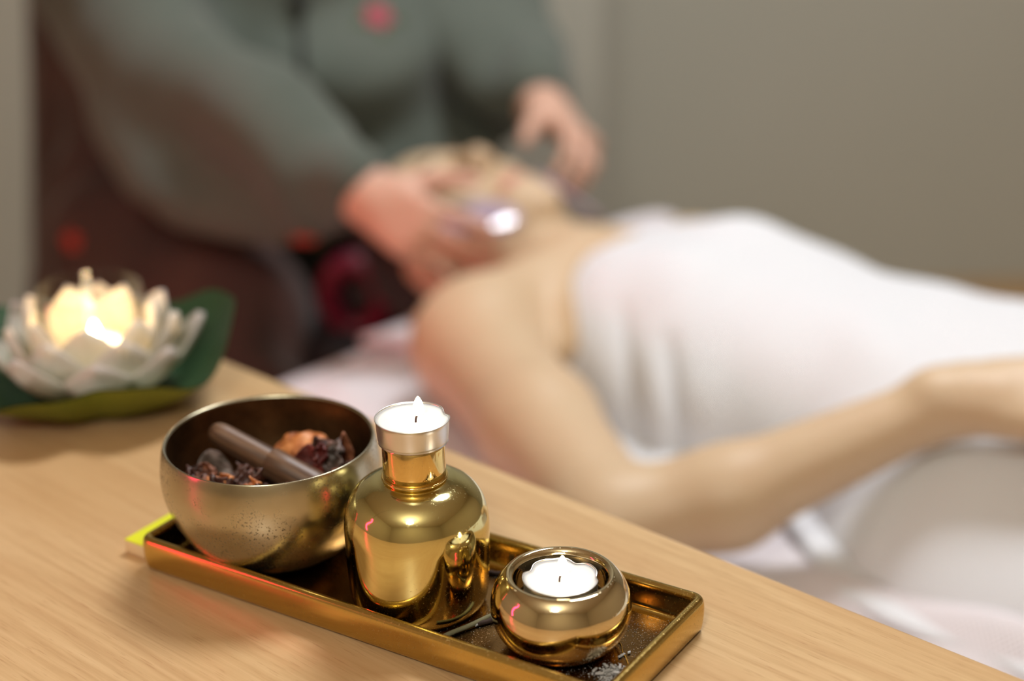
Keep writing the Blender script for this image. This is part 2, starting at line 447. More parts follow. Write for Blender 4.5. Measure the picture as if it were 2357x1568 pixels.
# ======================================================================= tray
TRC = np.array([-.0554, .8103, TOP]); TRA = -.5719; TRL, TRW, TRH = .2992, .106, .02
def tray():
    t = empty('tray', TRC, TRA, 'shiny gold rectangular tray with raised rim on the wooden table', 'tray')
    # offsets of the wall section: (inset, z)
    prof = [(.004, .0), (.0015, .0015), (.0004, .006), (0, .013), (.0004, .0175), (.0016, .0194), (.0034, .02), (.0052, .0193), (.0062, .0176), (.0068, .012), (.0074, .0065), (.0088, .0046), (.012, .004)]
    prof = catmull([p for p in prof], 3)
    def ring(ins, r0, n=8):
        r = max(r0-ins, .0022); a = TRL/2-ins-r; b = TRW/2-ins-r; out = []
        for cx, cy, s in ((a, b, 0), (-a, b, PI/2), (-a, -b, PI), (a, -b, 1.5*PI)):
            for i in range(n+1):
                q = s+PI/2*i/n; out.append((cx+r*math.cos(q), cy+r*math.sin(q)))
        return out
    bm = bmesh.new(); rings = [[bm.verts.new((x, y, float(z))) for x, y in ring(float(i), .008)] for i, z in prof]
    for A, B in zip(rings, rings[1:]):
        n = len(A)
        for i in range(n): bm.faces.new((A[i], A[(i+1) % n], B[(i+1) % n], B[i]))
    bm.faces.new(rings[0][::-1]); bm.faces.new(rings[-1])
    bm_obj('tray_body', bm, m_tray, t)
    bm = bmesh.new(); lo = [bm.verts.new((x, y, .0041)) for x, y in ring(.0118, .008)]; hi = [bm.verts.new((x, y, .0043)) for x, y in ring(.0122, .008)]
    for i in range(len(lo)): bm.faces.new((lo[i], lo[(i+1) % len(lo)], hi[(i+1) % len(lo)], hi[i]))
    bm.faces.new(lo[::-1]); bm.faces.new(hi)
    bm_obj('tray_floor', bm, m_trayfloor, t, smooth=False)
    return t
tray()
FZ = TOP+.0043      # tray floor

# dust on the tray floor: nobody could count it
def trp(x, y, z=0):   # tray local -> world
    c, s = math.cos(TRA), math.sin(TRA); return Vector((TRC[0]+c*x-s*y, TRC[1]+s*x+c*y, FZ+z))
bm = bmesh.new()
for i in range(1500):
    x = random.uniform(.03, .138); y = random.uniform(-.042, .042)
    if random.random() < .5: x = random.uniform(.105, .138)
    r = random.choice([.00006, .00009, .00012, .0002])
    p = trp(x, y, r*.6)
    mt = Matrix.Translation(p) @ Matrix.Diagonal((r*random.uniform(.6, 1.6), r, r*.7, 1))
    bmesh.ops.create_icosphere(bm, subdivisions=1, radius=1, matrix=mt)
tag(bm_obj('ash_dust', bm, m_ash), 'fine pale ash specks scattered over the tray floor around the round candle holder', 'ash dust', kind='stuff')

# ======================================================================= bowl
BW = np.array([-.134, .859, TOP])
def bowl():
    t = empty('singing_bowl', tuple(BW), 0, 'round aged brass bowl of potpourri on the left end of the gold tray', 'bowl')
    out = [(0, .004), (.012, .004), (.024, .0042), (.034, .0075), (.046, .0165), (.0545, .030), (.0592, .044), (.0604, .055), (.0594, .065), (.0578, .0722), (.0568, .0732), (.0558, .0722)]
    bm = lathe_bm(out, 128, 5)
    bm_obj('bowl_wall', bm, m_bowl, t)
    inn = [(.0558, .0722), (.0566, .066), (.0574, .055), (.0562, .044), (.0515, .031), (.043, .0185), (.032, .0105), (.02, .008), (.01, .0075), (0, .0075)]
    bm_obj('bowl_inside', lathe_bm(inn, 128, 5), m_bowl_in, t)
bowl()
# striker
A = Vector(BW)+Vector((-.0375, .030, .0648)); Bp = Vector(BW)+Vector((.0265, .000, .0405))
d = (Bp-A); L = d.length; d.normalize()
st = empty('bowl_striker', tuple(Bp), 0, 'dark wooden rod with rounded end resting across the potpourri in the brass bowl', 'striker')
prof = [(0, 0), (.0022, .0004), (.0045, .0018), (.0062, .0045), (.0069, .0085), (.0071, .015), (.0075, .03), (.0078, L*.55)]
def aim(o, frm, dirv):
    q = Vector((0, 0, 1)).rotation_difference(dirv); o.rotation_mode = 'QUATERNION'; o.rotation_quaternion = q; o.location = frm
bm = lathe_bm(prof, 40, 6); 
h1 = bm_obj('rod', bm, m_striker, st); aim(h1, A-Bp, d)
bm = lathe_bm([(0, L*.54), (.0084, L*.54), (.0088, L*.55), (.0089, L*.7), (.009, L*.9), (.0088, L+.002), (.006, L+.006), (0, L+.007)], 40, 0)
h2 = bm_obj('sleeve', bm, m_striker, st); aim(h2, A-Bp, d)
for hh in (h1, h2):   # grain along the rod
    pass
m_striker_long = mat_wood_dark(); 
for nd in m_striker.N:
    if nd.type == 'MAPPING': nd.inputs['Scale'].default_value = (330, 330, 16)

# potpourri
def petal(name, mat, L, W, curl, roll, loc, rot, label, thick=.0007, seed=0, wav=.0021, tip=.5, group=None):
    n, m = 22, 13; P = np.zeros((n, m, 3)); rs = np.random.RandomState(seed); ph = rs.rand(6)*6
    for i in range(n):
        s = i/(n-1); wid = W*(math.sin(PI*min(1, s**.8*1.0))**tip*.97+.03)
        a = curl*(s-.3)
        # centre line: arc
        if abs(curl) > 1e-3:
            R = L/curl; cx = R*math.sin(a); cz = R*(1-math.cos(a))
        else: cx, cz = L*(s-.3), 0
        for j in range(m):
            t = (j/(m-1)-.5); b = roll*t*2*(.4+.6*s)
            y = wid*(math.sin(b)/b if abs(b) > 1e-3 else 1)*t; h = wid*abs(t)*math.tan(min(abs(b)/2, .95))*(1 if roll > 0 else -1)
            ww = wav*(math.sin(9*s+ph[0]+5*t)+math.sin(15*t+ph[1]+4*s)+.8*math.sin(22*s+ph[2]-8*t))*abs(t)*1.6
            P[i, j] = (cx-math.sin(a)*(h+ww), y, cz+math.cos(a)*(h+ww))
    o = sheet_obj(name, P, mat, thick)
    o.location = loc; o.rotation_euler = rot
    return tag(o, label, 'potpourri', group)
def bl(x, y, z): return tuple(Vector(BW)+Vector((x, y, z)))
rr = math.radians
petal('dried_orange_peel', m_dry_orange, .036, .026, -1.5, -.9, bl(.018, .031, .0515), (rr(-42), rr(-6), rr(180)), 'large curled orange piece of dried peel behind the wooden rod in the brass bowl', .0012, 3)
petal('dried_leaf', m_dry_red, .025, .019, .25, .35, bl(.018, .009, .0455), (rr(12), rr(-68), rr(75)), 'pointed dark red dried leaf standing upright in the brass bowl', .0005, 4, .0003, .8)
petal('dried_husk', m_dry_dark, .024, .017, -2.6, -1.2, bl(.029, .030, .056), (rr(40), rr(10), rr(140)), 'dark curled husk on the right of the orange peel in the brass bowl', .001, 5)
petal('dried_petal', m_dry_brown, .026, .012, .8, .9, bl(.038, .020, .0475), (rr(10), rr(-75), rr(110)), 'tall narrow brown petal standing at the right wall of the brass bowl', .0006, 6, .0008, .8)
petal('dried_petal', m_dry_grey, .021, .018, 1.6, 1.0, bl(.034, .010, .050), (rr(-30), rr(-30), rr(60)), 'greyish crumpled petal in front of the tall brown petal', .0007, 8)
petal('dried_petal', m_dry_brown, .020, .016, 2.4, 1.1, bl(.036, -.004, .0455), (rr(30), rr(-20), rr(20)), 'glossy orange-brown petal at the right end of the wooden rod', .0008, 9)
petal('dried_husk', m_dry_dark, .017, .013, 2.8, 1.2, bl(.044, .004, .049), (rr(60), rr(-10), rr(-40)), 'small black curled husk lowest against the right wall of the brass bowl', .001, 10)
petal('dried_petal', m_dry_grey, .027, .022, .4, .5, bl(-.034, .012, .040), (rr(5), rr(-58), rr(112)), 'broad grey-brown petal standing left of the wooden rod', .0005, 11, .0006, .5)
petal('dried_husk', m_dry_dark, .022, .013, 2.0, 1.3, bl(-.020, .004, .046), (rr(20), rr(-15), rr(-20)), 'dark purple husk under the middle of the wooden rod', .001, 12)
petal('dried_husk', m_dry_dark, .017, .011, 2.7, 1.0, bl(-.040, -.008, .049), (rr(10), rr(5), rr(140)), 'small dark curl at the left front edge of the brass bowl', .001, 13)
petal('dried_petal', m_dry_orange, .018, .014, 1.2, .8, bl(-.030, -.015, .049), (rr(14), rr(-10), rr(30)), 'small orange petal fragment at the left front edge of the brass bowl', .0008, 14)
petal('dried_husk', m_dry_dark, .022, .013, 2.4, 1.2, bl(-.020, -.022, .0505), (rr(-5), rr(0), rr(160)), 'black and brown curl next to the front rim of the brass bowl', .001, 15)
petal('dried_petal', m_dry_brown, .028, .014, 1.4, -.8, bl(-.004, -.018, .049), (rr(8), rr(8), rr(-15)), 'long brown petal in front of the wooden rod, its edge curling up', .0008, 16)
petal('dried_husk', m_dry_dark, .020, .012, 3.0, 1.0, bl(.002, -.030, .049), (rr(0), rr(0), rr(170)), 'black crumbled husk at the middle of the front rim of the brass bowl', .001, 17)
petal('dried_petal', m_dry_brown, .024, .02, 1.0, .9, bl(-.012, .030, .036), (rr(0), rr(0), rr(70)), 'dim brown petal lying low behind the wooden rod', .0008, 18)
petal('dried_petal', m_dry_red, .012, .010, 2.2, 1.0, bl(.025, .012, .055), (rr(30), rr(-20), rr(90)), 'tiny red-brown curl at the tip of the pointed red leaf', .0008, 19)
petal('dried_husk', m_dry_dark, .018, .012, 2.2, 1.1, bl(-.046, -.001, .047), (rr(30), rr(-10), rr(60)), 'dark curl against the left wall of the brass bowl, above the small orange fragment', .001, 21)
petal('dried_petal', m_dry_brown, .019, .013, 1.8, 1.0, bl(-.034, -.006, .051), (rr(-20), rr(10), rr(100)), 'pinkish brown curl between the grey petal and the left front rim of the brass bowl', .0008, 22)
petal('dried_husk', m_dry_dark, .020, .012, 2.4, .9, bl(-.012, -.010, .050), (rr(20), rr(-10), rr(10)), 'dark split husk below the lower side of the wooden rod, near the front rim', .001, 23)
petal('dried_petal', m_dry_orange, .013, .009, 1.6, 1.0, bl(-.010, -.022, .053), (rr(10), rr(-10), rr(-20)), 'small bright orange curl lying on top of the husks at the front of the bowl', .0008, 24)
# the crumbled bed of small bits under them
bm = bmesh.new(); random.seed(3)
for i in range(420):
    a = random.uniform(0, 2*PI); q = math.sqrt(random.random())*.046; z = random.uniform(.020, .036)
    q = min(q, .050 if z > .03 else .040)
    sc = Matrix.Diagonal((random.uniform(.003, .007), random.uniform(.002, .004), random.uniform(.0006, .0018), 1))
    R = Matrix.Rotation(random.uniform(0, PI), 4, 'Z') @ Matrix.Rotation(random.uniform(-.9, .9), 4, 'X')
    bmesh.ops.create_icosphere(bm, subdivisions=1, radius=1, matrix=Matrix.Translation(bl(q*math.cos(a), q*math.sin(a), z)) @ R @ sc)
tag(bm_obj('potpourri_crumbs', bm, m_dry_dark), 'bed of dark crumbled potpourri filling the brass bowl', 'potpourri', kind='stuff')

# ===================================================================== bottle
BT = np.array([-.0514, .7994, TOP])
def bottle():
    t = empty('gold_bottle', tuple(BT), 0, 'gold mirrored bottle with a lit tealight on its cap, middle of the tray', 'bottle')
    pr = [(0, .004), (.02, .0042), (.0295, .0042), (.0335, .0056), (.0357, .0095), (.0368, .016), (.0375, .03), (.03785, .045), (.0377, .053), (.0364, .061), (.0335, .0675), (.029, .0725), (.0235, .0755), (.0185, .0768), (.0165, .0775), (.0150, .0785), (0, .0785)]
    bm_obj('bottle_body', lathe_bm(pr, 160, 6), m_bottle, t)
    pr = [(0, .0778), (.0158, .0778), (.0163, .0783), (.0163, .084), (.0162, .0965), (.0157, .0980), (.0145, .0984), (0, .0984)]
    bm_obj('cap', lathe_bm(pr, 96, 0), m_cap, t)
    pr = [(.0164, .0779), (.0172, .0781), (.0173, .0787), (.0171, .0793), (.0163, .0794)]
    bm_obj('cap_collar', lathe_bm(pr, 96, 3), m_cap, t)
bottle()

def flame_bm(h, r):
    return lathe_bm([(0, 0), (r*.6, h*.05), (r*.97, h*.2), (r, h*.35), (r*.86, h*.55), (r*.58, h*.76), (r*.26, h*.92), (0, h)], 20, 4)
def tealight(base, label, notches, hgt=.0128, tilt=(0, 0), light=.5, wick=(0, 0), name='tealight', fh=.0108, fr=.0029, fm=None):
    t = empty(name, tuple(base), 0, label, 'candle', None)
    t.rotation_euler = (tilt[0], tilt[1], 0)
    def nz(a):
        s = 0
        for (c, w, dp) in notches:
            dd = (a-c+PI) % (2*PI)-PI; s += dp*math.exp(-(dd/w)**2)
        return s
    def mod(r, z, a):
        k = max(0, (z/hgt-.55)/.45) if z > 0 else 0
        if r > .010: return r-nz(a)*k*.8, z-nz(a)*.5*k
        return r, z
    cup = [(0, 0), (.0165, 0), (.0176, .0006), (.0181, .002), (.0186, .008), (.0188, hgt-.0008), (.0193, hgt-.0003), (.0193, hgt+.0002), (.0188, hgt+.0002), (.0185, hgt-.0006), (.0183, hgt-.003)]
    bm_obj('metal_cup', lathe_bm(cup, 96, 2, mod), m_alu, t)
    w0 = hgt-.0011
    wax = [(0, w0-.0012), (.006, w0-.0011), (.012, w0-.0008), (.0165, w0), (.0184, w0+.0006), (.0183, w0-.003), (0, w0-.003)]
    bm_obj('wax', lathe_bm(wax, 96, 0, mod), m_wax, t)
    wx, wy = wick
    pts = [(wx-.0012, wy, w0-.0015), (wx-.0010, wy, w0+.001), (wx-.0002, wy, w0+.0028), (wx+.0012, wy, w0+.0036), (wx+.0024, wy, w0+.0033)]
    bm_obj('wick', tube_bm(catmull(pts, 4), .00055, 8), m_wick, t)
    f = bm_obj('flame', flame_bm(fh, fr), fm or m_flame, t, loc=(wx+.0004, wy, w0+.0026))
    return t
tealight(BT+[0, 0, .0985], 'lit tealight in a silver metal cup standing on the cap of the gold bottle', [(rr(22), .22, .0020)], wick=(.003, -.001))

# ===================================================================== holder
HD = np.array([.0219, .7542, TOP])
def holder():
    t = empty('tealight_holder', tuple(HD), 0, 'round squat gold candle holder at the right end of the tray', 'candle holder')
    pr = [(0, .004), (.016, .0042), (.0235, .0058), (.0295, .0105), (.0337, .0175), (.0355, .0255), (.0348, .0335), (.0318, .0405), (.0285, .0445), (.0262, .0455), (.0243, .0447), (.0231, .0425), (.0226, .038), (.0224, .0315), (.0215, .0302), (0, .0302)]
    bm_obj('holder_body', lathe_bm(pr, 160, 6), m_holder, t)
holder()
tealight(HD+[0, 0, .0305], 'lit tealight with a dented rim sitting inside the round gold holder',
         [(rr(150), .20, .0022), (rr(62), .22, .0024), (rr(0), .2, .0017), (rr(100), .15, .0006)], wick=(.0005, -.001), fh=.0112)

# ================================================================ small things
def stick(name, a, b, r, m, label, cat='incense stick', tipm=None, r2=None):
    a = Vector(a); b = Vector(b); t = empty(name, tuple(a), 0, label, cat)
    pts = [a+(b-a)*s-a+Vector((0, 0, .0002*math.sin(9*s))) for s in np.linspace(0, 1, 8)]
    bm_obj('stick', tube_bm(pts, [r, *[(r2 or r)]*7], 14), m, t)
    if tipm: bm_obj('burnt_end', tube_bm([Vector((0, 0, 0))-(b-a).normalized()*.0014, Vector((0, 0, 0))], [r*.75, r*.98], 14), tipm, t)
    return t
stick('incense_stick', (-.0385, .7604, FZ+.0014), (-.0118, .7793, FZ+.0026), .0013, m_stick, 'grey-green incense stick lying between the gold bottle and the round holder')
stick('incense_stub', (-.0209, .7722, FZ+.0014), (-.0115, .7767, FZ+.0016), .0013, m_stick_dark, 'short brown incense stub with an ashy tip beside the round gold holder', 'incense stub', m_ash)
stick('incense_stub', (-.017, .8255, FZ+.0013), (-.0065, .8225, FZ+.0013), .0012, m_stick_dark, 'black incense stub behind the gold bottle, near the far rim of the tray', 'incense stub')
random.seed(5)
bm = bmesh.new()
for i in range(520):
    g1, g2 = random.gauss(0, 1), random.gauss(0, 1)
    p = Vector((.0452+g1*.0042, .7258+g2*.0036, 0)); dx = p.x-TRC[0]; dy = p.y-TRC[1]
    c, s = math.cos(TRA), math.sin(TRA); lx = c*dx+s*dy; ly = -s*dx+c*dy
    lx = min(lx, .139); ly = max(ly, -.0415)
    hh = .0022*math.exp(-(g1*g1+g2*g2)/1.2); r = random.uniform(.00016, .0005)
    p = trp(lx, ly, r*.5+hh*random.random())
    bmesh.ops.create_icosphere(bm, subdivisions=1, radius=1, matrix=Matrix.Translation(p) @ Matrix.Rotation(random.random()*3, 4, 'Z') @ Matrix.Diagonal((r*random.uniform(.8, 1.6), r, r*.8, 1)))
tag(bm_obj('ash_pile', bm, m_ash), 'small heap of powdery white ash in the front corner of the tray', 'ash', kind='stuff')
fl = [(.0517, .7415, .0050, 40, 'longest pale ash flake, lying alone above the ash heap'), (.0555, .7436, .0016, 10, 'tiny rounded ash crumb beside the longest flake, by the yellow thread'),
      (.0430, .7300, .0036, 110, 'ash flake standing out at the top left of the ash heap'), (.0465, .7290, .0040, 105, 'ash flake in the middle of the ash heap'),
      (.0500, .7290, .0046, 75, 'ash flake at the right side of the ash heap'), (.0375, .7262, .0042, 50, 'ash flake at the left end of the ash heap'),
      (.0480, .7232, .0034, 150, 'broad ash flake at the front of the ash heap'), (.0395, .7228, .0042, 165, 'flat ash flake lowest at the front left of the ash heap')]
for x, y, l, an, lb in fl:
    b = box_bm(-l/2, l/2, -.00065, .00065, -.0005, .0005, .0003, 2)
    for v in b.verts: v.co.y += .0003*math.sin(v.co.x*900); v.co.z += .0002*math.sin(v.co.x*1300+1)
    o = bm_obj('ash_flake', b, m_ash, loc=(x, y, FZ+(.0008 if y > .735 else .0026))); o.rotation_euler = (0, rr(6), rr(an))
    tag(o, lb, 'ash flake', 'pale ash flakes on the tray')
o = bm_obj('yellow_thread', tube_bm(catmull([(.0500, .7560, FZ+.0004), (.0520, .7520, FZ+.0005), (.0524, .7450, FZ+.0004), (.0535, .7400, FZ+.0006), (.0544, .7338, FZ+.0004)], 5), .00025, 8), m_thread)
tag(o, 'thin yellow thread lying on the tray floor right of the round holder', 'thread')

# yellow topped pad poking out beside the tray
pd = empty('note_pad', (-.2212, .8649, TOP), math.atan2(.895-.8649, .0205), 'small lime-yellow topped pad with cream sides, tucked behind the left end of the tray', 'pad')
bm_obj('pad_block', box_bm(0, .045, -.018, 0, .0002, .0078, .0008), m_pad_side, pd)
bm_obj('cover', box_bm(0.0002, .0448, -.0178, -.0002, .0078, .0088, .0003), m_pad, pd)

# ====================================================================== lotus
LT = np.array([-.283, 1.090, TOP])
def lotus():
    t = empty('lotus_candle_holder', tuple(LT), 0, 'white artificial lotus flower candle holder with green leaves and a glass cup', 'candle holder')
    def petal_l(idx, ang, r0, L, W, tilt0, tilt1, z0, pink, yel, tipcurl=.25):
        n, m = 20, 13; P = np.zeros((n, m, 3)); col = np.zeros((n, m, 3))
        cx, cz = r0, z0; a = tilt0; ds = L/(n-1); w_ = np.array(srgb(232, 232, 228)[:3]); pk = np.array(srgb(214, 150, 140)[:3]); yl = np.array(srgb(236, 220, 120)[:3])
        for i in range(n):
            s = i/(n-1); a = tilt0+(tilt1-tilt0)*s-(tipcurl*max(0, s-.8)*5)
            wid = W*(math.sin(PI*min(1, (s**.9*.86+.14)))**.8)
            for j in range(m):
                q = (j/(m-1)-.5)*2; cup = .24*W*q*q*(1-.6*s)
                nx, nz = -math.sin(a), math.cos(a)
                P[i, j] = (cx+nx*cup, wid/2*q, cz+nz*cup)
                pf = pink*max(0, (s-.5)*1.2)*(.4+.6*abs(q)); yf = yel*(1-s)**1.2*(1-.3*abs(q))
                c = w_*(1-yf)+yl*yf; col[i, j] = c*(1-pf)+pk*pf
            cx += math.cos(a)*ds; cz += math.sin(a)*ds
        c, s_ = math.cos(ang), math.sin(ang)
        Q = P.copy(); Q[..., 0] = P[..., 0]*c-P[..., 1]*s_; Q[..., 1] = P[..., 0]*s_+P[..., 1]*c
        o = sheet_obj('petal', Q, m_petal, .0012, t)
        at = o.data.color_attributes.new('Pigment', 'FLOAT_COLOR', 'POINT')
        cc = np.concatenate([col.reshape(-1, 3)]*2); at.data.foreach_set('color', np.concatenate([cc, np.ones((len(cc), 1))], 1).astype(np.float32).ravel())
    rs = random.Random(11)
    for i in range(7):      # inner ring standing round the glass
        petal_l(i, 2*PI*i/7+.35, .026, .058+rs.uniform(-.002, .003), .054, rr(52), rr(90), .008, .10, .30, .03)
    for i in range(7):      # middle ring
        petal_l(i, 2*PI*(i+.5)/7+.35, .030, .060+rs.uniform(-.004, .004), .054, rr(38), rr(84), .007, .2, .4, .03)
    for i in range(8):      # outer ring
        petal_l(i, 2*PI*(i+.3)/8, .031, .062+rs.uniform(-.005, .005), .054, rr(20), rr(72), .006, .4, .5, .03)
    # leaf pad: lobed, its rim turning up, dark above and yellow-green below
    nr, na = 26, 120
    for nm, mt, off in (('leaf_top', m_leaf, .0), ('leaf_underside', m_leaf_under, -.0012)):
        bm = bmesh.new(); g = []
        for i in range(nr+1):
            s = i/nr; row = []
            for k in range(na):
                a = 2*PI*k/na
                notch = -.16*max(0, math.cos(2*(a-.20)+PI))**14
                R = .100*(1+notch*s)
                r = R*s*(1-.04*s**3); z = .003+max(0, (s-.52)/.48)**1.3*(.030+.007*math.sin(4*a+.6)+.004*math.sin(7*a+2)+.020*max(0, math.cos(a-.35))**3+.018*max(0, math.cos(a-2.8))**6)
                row.append(bm.verts.new((r*math.cos(a), r*math.sin(a), max(z, .0028)+off)))
            g.append(row)
        for i in range(nr):
            for k in range(na): 
                if i == 0 and False: continue
                try: bm.faces.new((g[i][k], g[i][(k+1) % na], g[i+1][(k+1) % na], g[i+1][k]))
                except ValueError: pass
        bmesh.ops.remove_doubles(bm, verts=g[0], dist=1e-5)
        o = bm_obj(nm, bm, mt, t)
    bm_obj('leaf_base', lathe_bm([(0, 0), (.035, 0), (.036, .001), (.034, .006), (0, .006)], 48, 0), m_leaf, t)
    # glass cup
    gl = [(0, .020), (.022, .020), (.0265, .0215), (.0310, .030), (.0348, .042), (.0368, .055), (.0362, .067), (.0350, .0755), (.0344, .0762), (.0337, .0755), (.0349, .067), (.0355, .055), (.0335, .042), (.0298, .031), (.0250, .0232), (0, .0228)]
    bm_obj('glass_cup', lathe_bm(gl, 80, 4), m_glass, t)
lotus()
tealight(LT+[0.0, 0.002, .0232], 'lit tealight glowing inside the glass cup of the lotus flower', [], hgt=.0128, fh=.014, fr=.0034, fm=m_flame_big)

# ================================================================ massage bed
def bedobj(o):      # bed-space meshes are left handed in world space: place and flip
    me = o.data
    n = len(me.vertices); co = np.empty(n*3); me.vertices.foreach_get('co', co); W = toW(co.reshape(-1, 3)); me.vertices.foreach_set('co', W.ravel())
    me.flip_normals(); me.update(); return o
bed = empty('massage_bed', tuple(C3(-.18, 0, -.52)), RZ, 'low massage bed covered in white waffle cloth, behind the wooden table', 'bed')
def in_bed(o):
    bedobj(o); o.parent = bed; o.matrix_parent_inverse = (Matrix.Translation(bed.location) @ Matrix.Rotation(RZ, 4, 'Z')).inverted(); return o
in_bed(bm_obj('mattress', box_bm(-.17, 1.70, -.335, .425, -.075, -.014, .02, 4), m_black))
in_bed(bm_obj('bed_frame', box_bm(-.16, 1.69, -.325, .415, -.13, -.076, .004), m_frame))
for u in (-.10, 1.62):
    for v in (-.29, .375):
        in_bed(bm_obj('leg', box_bm(u-.022, u+.022, v-.022, v+.022, -.52, -.13, .004), m_frame))
# the waffle cloth: lies on the mattress with folds, hangs over the sides
def gau(x, s): return np.exp(-(x/s)**2)
nu, nv = 420, 230
uu = np.linspace(-.185, 1.72, nu); ss = np.linspace(-.62, .70, nv)
Ug, Sg = np.meshgrid(uu, ss, indexing='ij')
ev = np.where(Sg < 0, .345, .435)
over = np.clip(np.abs(Sg)-ev, 0, None); side = np.sign(Sg)
Vg = np.clip(Sg, -ev, ev)+side*.012*(1-np.exp(-over/.02)); Wg = -.006-over*.96+0*Ug
edge = np.exp(-((ev-np.minimum(np.abs(Sg), ev))/.02))*.010; Wg = Wg-edge*(np.abs(Sg) <= ev)
flat = (np.abs(Sg) < ev)*1.
# folds near the table side by the hip and a thick gathered fold
def ridge(u0, v0, u1, v1, w, h):
    dx, dy = u1-u0, v1-v0; L2 = dx*dx+dy*dy
    t = np.clip(((Ug-u0)*dx+(Sg-v0)*dy)/L2, 0, 1); dd = np.hypot(Ug-u0-t*dx, Sg-v0-t*dy)
    return h*np.exp(-(dd/w)**2)*np.sin(PI*np.clip(t*.9+.05, 0, 1))**.5
fold = ridge(.46, .255, .95, .235, .026, .030)+ridge(.40, .37, .85, .365, .030, .014)+ridge(.50, .165, .95, .150, .04, .025)+ridge(-.14, .25, .02, .30, .03, .012)+ridge(-.16, -.1, -.10, .30, .03, .012)
fold += .004*np.sin(Ug*38+Sg*14)*gau(Ug-.55, .35)*gau(Sg-.28, .12)
hang = np.clip(over/.05, 0, 1)*.012*np.sin(Ug*32+2*np.sin(Ug*7))
Wg = Wg+fold*flat
Vg = Vg+hang*side
P = np.stack([Ug, Vg, Wg], -1); uvs = np.stack([Ug, Sg], -1)
in_bed(sheet_obj('bed_cover', P, m_sheet, .006, None, uvs))
# turned-back end of the cloth at the head end
n1, n2 = 60, 40
a1 = np.linspace(0, 1, n1); b1 = np.linspace(-.33, .16, n2); G1, G2 = np.meshgrid(a1, b1, indexing='ij')
uq = -.185+.10*G1; wq = .006+.013*np.sin(PI*np.clip(G1*1.02, 0, 1))**.6+.003*np.sin(G2*40)
P = np.stack([uq, G2+.006*np.sin(G1*9), wq], -1)
in_bed(sheet_obj('turned_back_edge', P, m_sheet, .010, None, np.stack([uq, G2], -1)))
# white pillow-like rolled towel at far head corner
tw = empty('rolled_towel', tuple(C3(-.12, -.26, 0)), 0, 'grey-white folded towel on the far corner of the bed behind the client\'s neck', 'towel')
nn, mm = 50, 30
s1 = np.linspace(-1, 1, nn); s2 = np.linspace(-1, 1, mm); S1, S2 = np.meshgrid(s1, s2, indexing='ij')
hgt = .030*(1-np.abs(S1)**6)*(1-np.abs(S2)**6)+.003*np.sin(S1*9+S2*4)
P = np.stack([-.122+.058*S1, -.245+.080*S2, .004+hgt*1.2], -1)
tp = sheet_obj('towel_top', P, m_sheet, .008, None, np.stack([P[..., 0], P[..., 1]], -1)); bedobj(tp)
tp.parent = tw; tp.matrix_parent_inverse = Matrix.Translation(tw.location).inverted()
P = np.stack([-.122+.056*S1, -.245+.078*S2, .001+hgt*.35], -1)
tp = sheet_obj('towel_fold', P, m_sheet, .008, None, np.stack([P[..., 0], P[..., 1]], -1)); bedobj(tp)
tp.parent = tw; tp.matrix_parent_inverse = Matrix.Translation(tw.location).inverted()
# face cradle at the head end
def torus_pts(c, R1, R2, ax1, ax2, n=64): return [np.array(c)+R1*math.cos(2*PI*i/n)*np.array(ax1)+R2*math.sin(2*PI*i/n)*np.array(ax2) for i in range(n)]
def ring_mesh(name, c, R1, R2, ax1, ax2, r1, r2, mat, n=64, m=20):
    ax1 = np.array(ax1, float); ax2 = np.array(ax2, float); nz = np.cross(ax1, ax2); V = []; F = []
    for i in range(n):
        a = 2*PI*i/n; p = np.array(c)+R1*math.cos(a)*ax1+R2*math.sin(a)*ax2; o = math.cos(a)*ax1+math.sin(a)*ax2
        for j in range(m):
            b = 2*PI*j/m; V.append(p+o*r1*math.cos(b)+nz*r2*math.sin(b))
    for i in range(n):
        for j in range(m):
            F.append((i*m+j, ((i+1) % n)*m+j, ((i+1) % n)*m+(j+1) % m, i*m+(j+1) % m))
    return mesh_obj(name, V, F, mat)
in_bed(ring_mesh('head_cushion', (-.235, .0, -.060), .105, .115, (1, 0, 0), (0, 1, 0), .045, .045, m_black))
q = np.array([.15, .10, 1]); q /= np.linalg.norm(q); p2 = np.array([.82, -.57, 0]); p2 -= q*(p2@q); p2 /= np.linalg.norm(p2)
ro = bedobj(ring_mesh('cushion_ring', (-.262, .095, .022), .042, .031, q, p2, .014, .014, m_burg))
tag(ro, 'dark burgundy padded ring beside the client\'s head, in front of the therapist', 'ring cushion')

